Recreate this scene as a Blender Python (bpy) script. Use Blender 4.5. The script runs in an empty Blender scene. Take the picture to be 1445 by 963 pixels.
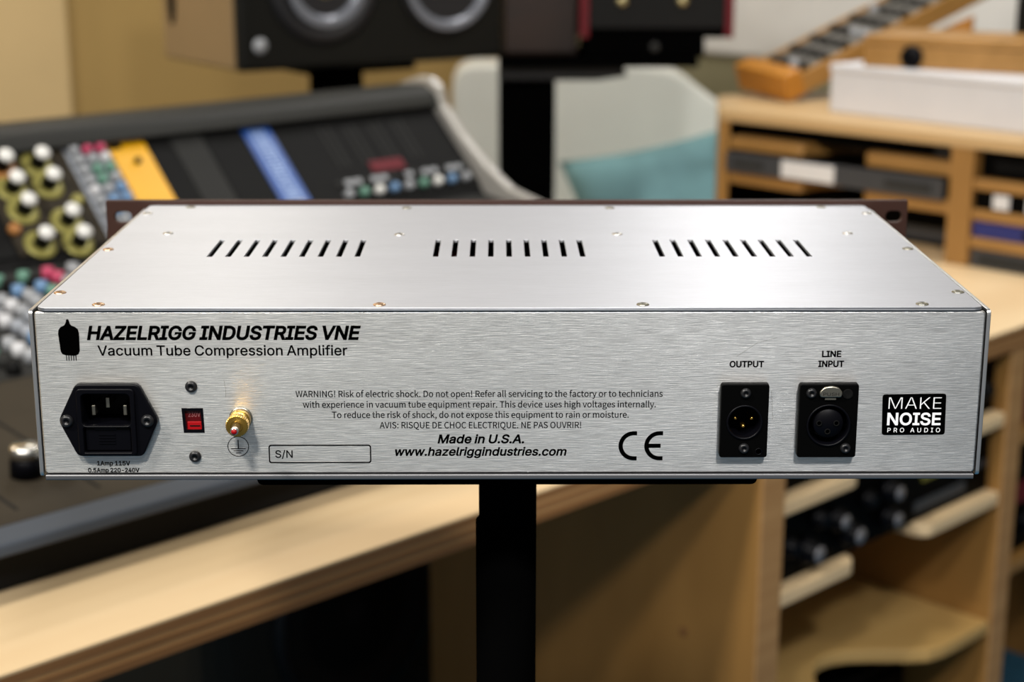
import bpy, bmesh, math, random, json
from mathutils import Vector, Matrix
from mathutils.geometry import delaunay_2d_cdt
PI = math.pi; R = math.radians
random.seed(7)
SC = bpy.context.scene
COL = SC.collection

# ------------------------------------------------------------------ camera, world, lights, exposure
cam_d = bpy.data.cameras.new('camera')
cam_d.sensor_width = 36.0
cam_d.lens = 59.31
cam_d.clip_start = 0.05; cam_d.clip_end = 40
cam_d.dof.use_dof = True
cam_d.dof.focus_distance = 0.79
cam_d.dof.aperture_fstop = 7.6
cam_d.dof.aperture_blades = 9
cam = bpy.data.objects.new('camera', cam_d); COL.objects.link(cam)
cam.location = (-0.00568, -0.74098, 1.27011)
_pi, _ya, _ro = 0.25674482, 0.00840791, 0.0013260646
F = Vector((math.sin(_ya)*math.cos(_pi), math.cos(_ya)*math.cos(_pi), -math.sin(_pi)))
Rt = Vector((math.cos(_ya), -math.sin(_ya), 0)); Up = Rt.cross(F)
R2 = Rt*math.cos(_ro)+Up*math.sin(_ro); U2 = -Rt*math.sin(_ro)+Up*math.cos(_ro)
cam.rotation_euler = Matrix((R2, U2, -F)).transposed().to_euler()
SC.camera = cam

world = bpy.data.worlds.new('world'); SC.world = world; world.use_nodes = True
world.node_tree.nodes['Background'].inputs[0].default_value = (1.0, 0.98, 0.96, 1)
world.node_tree.nodes['Background'].inputs[1].default_value = 0.21

def lamp(name, loc, size, power, color, target=None, sy=None):
    l = bpy.data.lights.new(name, 'AREA'); l.shape = 'RECTANGLE'; l.size = size; l.size_y = sy or size
    l.energy = power; l.color = color
    o = bpy.data.objects.new(name, l); COL.objects.link(o); o.location = loc
    if target is not None:
        o.rotation_euler = (Vector(target)-Vector(loc)).to_track_quat('-Z', 'Y').to_euler()
    return o
lamp('ceiling_or_fill_lamp', (-0.36, -1.10, 2.30), 0.16, 19, (1.0, 0.96, 0.88), (0, 0, 1.0))
lamp('ceiling_or_fill_lamp', (0.36, -1.10, 2.30), 0.16, 23, (1.0, 0.98, 0.96), (0, 0, 1.0))
lamp('ceiling_or_fill_lamp', (-0.58, 2.5, 2.38), 0.30, 4, (1.0, 0.95, 0.86), (0, 0, 1.0))
lamp('ceiling_or_fill_lamp', (0.50, 2.5, 2.38), 0.30, 8, (1.0, 0.98, 0.96), (0.1, 0.1, 1.0))
lamp('ceiling_or_fill_lamp', (-1.15, -0.78, 2.40), 0.20, 40, (1.0, 0.96, 0.88), (0.1, 0.9, 0.6))  # added fill, placed to brighten the desk
lamp('ceiling_or_fill_lamp', (1.6, 0.7, 2.40), 0.40, 5, (1.0, 0.94, 0.82), (1.0, 1.5, 0.8))  # added fill to light the hutch
lamp('ceiling_or_fill_lamp', (-1.7, 1.7, 2.45), 0.5, 18, (1.0, 0.93, 0.80), (-1.3, 2.5, 0.9))  # added warm fill to light the tan wall
lamp('ceiling_or_fill_lamp', (0.66, 1.7, 2.45), 0.4, 18, (1.0, 0.97, 0.92), (1.1, 2.9, 0.9))  # added fill to brighten the sofa's front
SC.view_settings.view_transform = 'Standard'; SC.view_settings.look = 'None'
SC.view_settings.exposure = 0.0; SC.view_settings.gamma = 1.0; SC.view_settings.use_curve_mapping = False

# ------------------------------------------------------------------ helpers
def tag(o, label=None, cat=None, group=None, kind=None):
    if label: o['label'] = label
    if cat: o['category'] = cat
    if group: o['group'] = group
    if kind: o['kind'] = kind
    return o

def thing(name, label, cat, loc=(0, 0, 0), rotz=0.0, group=None):
    o = bpy.data.objects.new(name, None); COL.objects.link(o)
    o.location = loc; o.rotation_euler = (0, 0, rotz); o.empty_display_size = 0.02
    return tag(o, label, cat, group)

class MB:
    def __init__(s): s.bm = bmesh.new()
    def box(s, x0, x1, y0, y1, z0, z1):
        vs = [s.bm.verts.new((x, y, z)) for x in (x0, x1) for y in (y0, y1) for z in (z0, z1)]
        for f in ((0,1,3,2),(4,6,7,5),(0,4,5,1),(2,3,7,6),(0,2,6,4),(1,5,7,3)):
            s.bm.faces.new([vs[i] for i in f])
        return s
    def prism(s, pts, axis, a, b):
        # pts: 2D polygon in the two other axes (kept in x,y,z order)
        def mk(p, t):
            return {'x': (t, p[0], p[1]), 'y': (p[0], t, p[1]), 'z': (p[0], p[1], t)}[axis]
        A = [s.bm.verts.new(mk(p, a)) for p in pts]; B = [s.bm.verts.new(mk(p, b)) for p in pts]
        n = len(pts)
        s.bm.faces.new(A[::-1]); s.bm.faces.new(B)
        for i in range(n): s.bm.faces.new((A[i], A[(i+1) % n], B[(i+1) % n], B[i]))
        return s
    def lathe(s, prof, c=(0,0,0), axis='z', seg=24, smooth=True, cap=True):
        # prof: (radius, height) list, closed with caps
        ex, ey, ez = {'z': (Vector((1,0,0)), Vector((0,1,0)), Vector((0,0,1))),
                      'y': (Vector((1,0,0)), Vector((0,0,1)), Vector((0,-1,0))),
                      'x': (Vector((0,1,0)), Vector((0,0,1)), Vector((1,0,0)))}[axis] if isinstance(axis, str) else axis
        c = Vector(c); rings = []
        for r, h in prof:
            if r < 1e-6: rings.append([s.bm.verts.new(c+ez*h)])
            else: rings.append([s.bm.verts.new(c+ex*(r*math.cos(2*PI*i/seg))+ey*(r*math.sin(2*PI*i/seg))+ez*h) for i in range(seg)])
        for a, b in zip(rings, rings[1:]):
            for i in range(seg):
                j = (i+1) % seg
                if len(a) == 1 and len(b) == 1: continue
                if len(a) == 1: f = s.bm.faces.new((a[0], b[i], b[j]))
                elif len(b) == 1: f = s.bm.faces.new((a[i], a[j], b[0]))
                else: f = s.bm.faces.new((a[i], a[j], b[j], b[i]))
                f.smooth = smooth
        if cap and len(rings[0]) > 1: s.bm.faces.new(rings[0][::-1])
        if cap and len(rings[-1]) > 1: s.bm.faces.new(rings[-1])
        return s
    def tube(s, p0, p1, r, seg=16):
        p0 = Vector(p0); d = Vector(p1)-p0; L = d.length; q = d.to_track_quat('Z', 'Y')
        return s.lathe([(r, 0), (r, L)], p0, (q @ Vector((1,0,0)), q @ Vector((0,1,0)), q @ Vector((0,0,1))), seg)
    def build(s, name, mat, parent=None, bevel=0, seg=2, label=None, kind=None, smooth=False):
        bmesh.ops.recalc_face_normals(s.bm, faces=s.bm.faces)
        me = bpy.data.meshes.new(name); s.bm.to_mesh(me); s.bm.free()
        if smooth:
            for p in me.polygons: p.use_smooth = True
        return link(name, me, mat, parent, bevel, seg, label, kind)

def link(name, me, mat, parent=None, bevel=0, seg=2, label=None, kind=None):
    me.materials.clear()
    if mat: me.materials.append(mat)
    o = bpy.data.objects.new(name, me); COL.objects.link(o)
    if parent: o.parent = parent
    if bevel:
        m = o.modifiers.new('bevel', 'BEVEL'); m.width = bevel; m.segments = seg; m.limit_method = 'ANGLE'; m.angle_limit = R(40)
    if label: o['label'] = label
    if kind: o['kind'] = kind
    return o

def copy_tree(o, parent=None):
    c = o.copy(); COL.objects.link(c); c.parent = parent
    for ch in o.children: copy_tree(ch, c)
    return c

def flat(contours, t=0.0, bevel=0.0, offset=0.0):
    """closed 2D contours (mm, holes allowed) -> filled plate mesh in metres lying in x,z, front face at y=0, going back to y=t (mm)"""
    cu = bpy.data.curves.new('c', 'CURVE'); cu.dimensions = '2D'; cu.fill_mode = 'BOTH'
    cu.extrude = max(t/2-bevel, 0) if t else 0; cu.bevel_depth = bevel; cu.bevel_resolution = 1; cu.offset = offset-bevel
    for c in contours:
        sp = cu.splines.new('POLY'); sp.points.add(len(c)-1)
        for p, q in zip(sp.points, c): p.co = (q[0], q[1], 0, 1)
        sp.use_cyclic_u = True
    o = bpy.data.objects.new('c', cu); COL.objects.link(o)
    dg = bpy.context.evaluated_depsgraph_get()
    me = bpy.data.meshes.new_from_object(o.evaluated_get(dg))
    bpy.data.objects.remove(o); bpy.data.curves.remove(cu)
    for v in me.vertices:
        x, y, z = v.co
        v.co = (x*0.001, (t/2-z)*0.001, y*0.001)
    return me

def rrect(x0, x1, z0, z1, r, n=5):
    if r <= 0: return [(x0, z0), (x1, z0), (x1, z1), (x0, z1)]
    pts = []
    for cx, cz, a in ((x1-r, z0+r, -90), (x1-r, z1-r, 0), (x0+r, z1-r, 90), (x0+r, z0+r, 180)):
        for i in range(n+1):
            t = R(a+90*i/n); pts.append((cx+r*math.cos(t), cz+r*math.sin(t)))
    return pts
def circ(cx, cz, r, n=32): return [(cx+r*math.cos(2*PI*i/n), cz+r*math.sin(2*PI*i/n)) for i in range(n)]
def roundpoly(P, r, n=4):
    out = []
    for i in range(len(P)):
        a, b, c = Vector(P[i-1]), Vector(P[i]), Vector(P[(i+1) % len(P)])
        u1 = (a-b).normalized(); u2 = (c-b).normalized()
        p, q = b+u1*r, b+u2*r
        for k in range(n+1):
            t = k/n; v = p*(1-t)**2+b*2*t*(1-t)+q*t*t; out.append((v.x, v.y))
    return out

# ------------------------------------------------------------------ materials
def mat(name, color, rough=0.5, metal=0.0, bump=0.0, bscale=200, var=0.0, vscale=8, emit=None, coat=0, spec=0.5):
    m = bpy.data.materials.new(name); m.use_nodes = True
    nt = m.node_tree; b = nt.nodes['Principled BSDF']
    b.inputs['Base Color'].default_value = (*color, 1); b.inputs['Roughness'].default_value = rough
    b.inputs['Metallic'].default_value = metal; b.inputs['Specular IOR Level'].default_value = spec
    if coat: b.inputs['Coat Weight'].default_value = coat
    tc = nt.nodes.new('ShaderNodeTexCoord')
    n = nt.nodes.new('ShaderNodeTexNoise'); n.inputs['Scale'].default_value = vscale; n.inputs['Detail'].default_value = 4
    nt.links.new(tc.outputs['Object'], n.inputs['Vector'])
    v = max(var, 0.04)
    cr = nt.nodes.new('ShaderNodeValToRGB')
    cr.color_ramp.elements[0].position = 0.3; cr.color_ramp.elements[1].position = 0.7
    cr.color_ramp.elements[0].color = (*[c*(1-v) for c in color], 1); cr.color_ramp.elements[1].color = (*[min(1, c*(1+v)) for c in color], 1)
    nt.links.new(n.outputs['Fac'], cr.inputs['Fac']); nt.links.new(cr.outputs['Color'], b.inputs['Base Color'])
    if bump:
        n2 = nt.nodes.new('ShaderNodeTexNoise'); n2.inputs['Scale'].default_value = bscale
        nt.links.new(tc.outputs['Object'], n2.inputs['Vector'])
        bp = nt.nodes.new('ShaderNodeBump'); bp.inputs['Strength'].default_value = bump; bp.inputs['Distance'].default_value = 0.002
        nt.links.new(n2.outputs['Fac'], bp.inputs['Height']); nt.links.new(bp.outputs['Normal'], b.inputs['Normal'])
    if emit:
        b.inputs['Emission Color'].default_value = (*color, 1); b.inputs['Emission Strength'].default_value = emit
    return m

def brushed(name, lo, hi, axis_scale, rough=0.3, aniso=0.75, rot=0.0, bump=0.25, tan=(0, 0, 1)):
    m = bpy.data.materials.new(name); m.use_nodes = True
    nt = m.node_tree; b = nt.nodes['Principled BSDF']; L = nt.links.new
    tc = nt.nodes.new('ShaderNodeTexCoord')
    def noise(scale, detail=3):
        mp = nt.nodes.new('ShaderNodeMapping'); mp.inputs['Scale'].default_value = scale
        n = nt.nodes.new('ShaderNodeTexNoise'); n.inputs['Scale'].default_value = 1; n.inputs['Detail'].default_value = detail
        n.inputs['Roughness'].default_value = 0.6
        L(tc.outputs['Object'], mp.inputs['Vector']); L(mp.outputs['Vector'], n.inputs['Vector']); return n
    fine = noise(axis_scale); big = noise((6, 40, 40), 2)
    cr = nt.nodes.new('ShaderNodeValToRGB')
    cr.color_ramp.elements[0].position = 0.30; cr.color_ramp.elements[1].position = 0.70
    cr.color_ramp.elements[0].color = (*lo, 1); cr.color_ramp.elements[1].color = (*hi, 1)
    mx = nt.nodes.new('ShaderNodeMath'); mx.operation = 'MULTIPLY_ADD'; mx.inputs[1].default_value = 0.25
    m2 = nt.nodes.new('ShaderNodeMath'); m2.operation = 'MULTIPLY'; m2.inputs[1].default_value = 0.75
    L(fine.outputs['Fac'], m2.inputs[0]); L(big.outputs['Fac'], mx.inputs[0]); L(m2.outputs[0], mx.inputs[2])
    L(mx.outputs[0], cr.inputs['Fac']); L(cr.outputs['Color'], b.inputs['Base Color'])
    b.inputs['Metallic'].default_value = 1.0; b.inputs['Roughness'].default_value = rough
    b.inputs['Anisotropic'].default_value = aniso; b.inputs['Anisotropic Rotation'].default_value = rot
    cx = nt.nodes.new('ShaderNodeCombineXYZ'); 
    for i in range(3): cx.inputs[i].default_value = tan[i]
    L(cx.outputs[0], b.inputs['Tangent'])
    bp = nt.nodes.new('ShaderNodeBump'); bp.inputs['Strength'].default_value = bump; bp.inputs['Distance'].default_value = 0.0004
    L(fine.outputs['Fac'], bp.inputs['Height']); L(bp.outputs['Normal'], b.inputs['Normal'])
    return m

def wood(name, c1, c2, scale=(1.5, 14, 14), rough=0.5, layers=False, coat=0.0):
    m = bpy.data.materials.new(name); m.use_nodes = True
    nt = m.node_tree; b = nt.nodes['Principled BSDF']; L = nt.links.new
    tc = nt.nodes.new('ShaderNodeTexCoord'); mp = nt.nodes.new('ShaderNodeMapping'); mp.inputs['Scale'].default_value = scale
    n = nt.nodes.new('ShaderNodeTexNoise'); n.inputs['Scale'].default_value = 1; n.inputs['Detail'].default_value = 5; n.inputs['Distortion'].default_value = 0.6
    L(tc.outputs['Object'], mp.inputs['Vector']); L(mp.outputs['Vector'], n.inputs['Vector'])
    cr = nt.nodes.new('ShaderNodeValToRGB')
    cr.color_ramp.elements[0].position = 0.32; cr.color_ramp.elements[1].position = 0.68
    cr.color_ramp.elements[0].color = (*c1, 1); cr.color_ramp.elements[1].color = (*c2, 1)
    L(n.outputs['Fac'], cr.inputs['Fac']); L(cr.outputs['Color'], b.inputs['Base Color'])
    b.inputs['Roughness'].default_value = rough; b.inputs['Coat Weight'].default_value = coat
    bp = nt.nodes.new('ShaderNodeBump'); bp.inputs['Strength'].default_value = 0.15; bp.inputs['Distance'].default_value = 0.001
    L(n.outputs['Fac'], bp.inputs['Height']); L(bp.outputs['Normal'], b.inputs['Normal'])
    return m

M = {}
M['face'] = brushed('brushed_face', (0.46, 0.455, 0.44), (0.95, 0.94, 0.915), (90, 400, 2600), 0.34, 0.85, bump=0.4)
M['lid'] = brushed('brushed_lid', (0.49, 0.495, 0.52), (0.57, 0.575, 0.605), (90, 2200, 400), 0.50, 0.68, bump=0.12, tan=(0, 1, 0))
M['tray'] = mat('tray_aluminium', (0.22, 0.22, 0.23), 0.5, 1.0)
M['edge'] = mat('bare_aluminium', (0.72, 0.72, 0.72), 0.35, 1.0)
M['faceplate'] = mat('dark_brown_paint', (0.030, 0.012, 0.008), 0.5, 0.0, 0.1, 600, spec=0.25)
M['print'] = mat('black_print', (0.0005, 0.0005, 0.0005), 0.9, spec=0.0)
M['black'] = mat('black_plastic', (0.0012, 0.0012, 0.0022), 0.4, spec=0.10)
M['black_satin'] = mat('black_satin', (0.0008, 0.0008, 0.0008), 0.5, spec=0.04)
M['black_matte'] = mat('black_matte', (0.001, 0.001, 0.001), 0.9, spec=0.0)
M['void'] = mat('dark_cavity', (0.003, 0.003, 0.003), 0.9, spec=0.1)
M['black_metal'] = mat('black_metal', (0.008, 0.008, 0.009), 0.35, 0.0, spec=0.35)
M['steel'] = mat('steel', (0.75, 0.73, 0.68), 0.25, 1.0)
M['nickel'] = mat('nickel', (0.34, 0.32, 0.26), 0.35, 1.0)
M['gold'] = mat('gold_pin', (0.95, 0.58, 0.14), 0.25, 1.0)
M['brass'] = mat('brass', (0.56, 0.34, 0.07), 0.30, 1.0)
M['copper'] = mat('copper', (0.75, 0.50, 0.32), 0.3, 1.0)
M['red'] = mat('red_plastic', (0.06, 0.001, 0.002), 0.35, spec=0.3)
M['red_bright'] = mat('red_bright', (0.26, 0.002, 0.004), 0.35, spec=0.3)
M['label_white'] = mat('label_white', (0.60, 0.60, 0.62), 0.5)
M['faint'] = mat('moulded_lettering', (0.26, 0.10, 0.10), 0.4)
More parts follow.
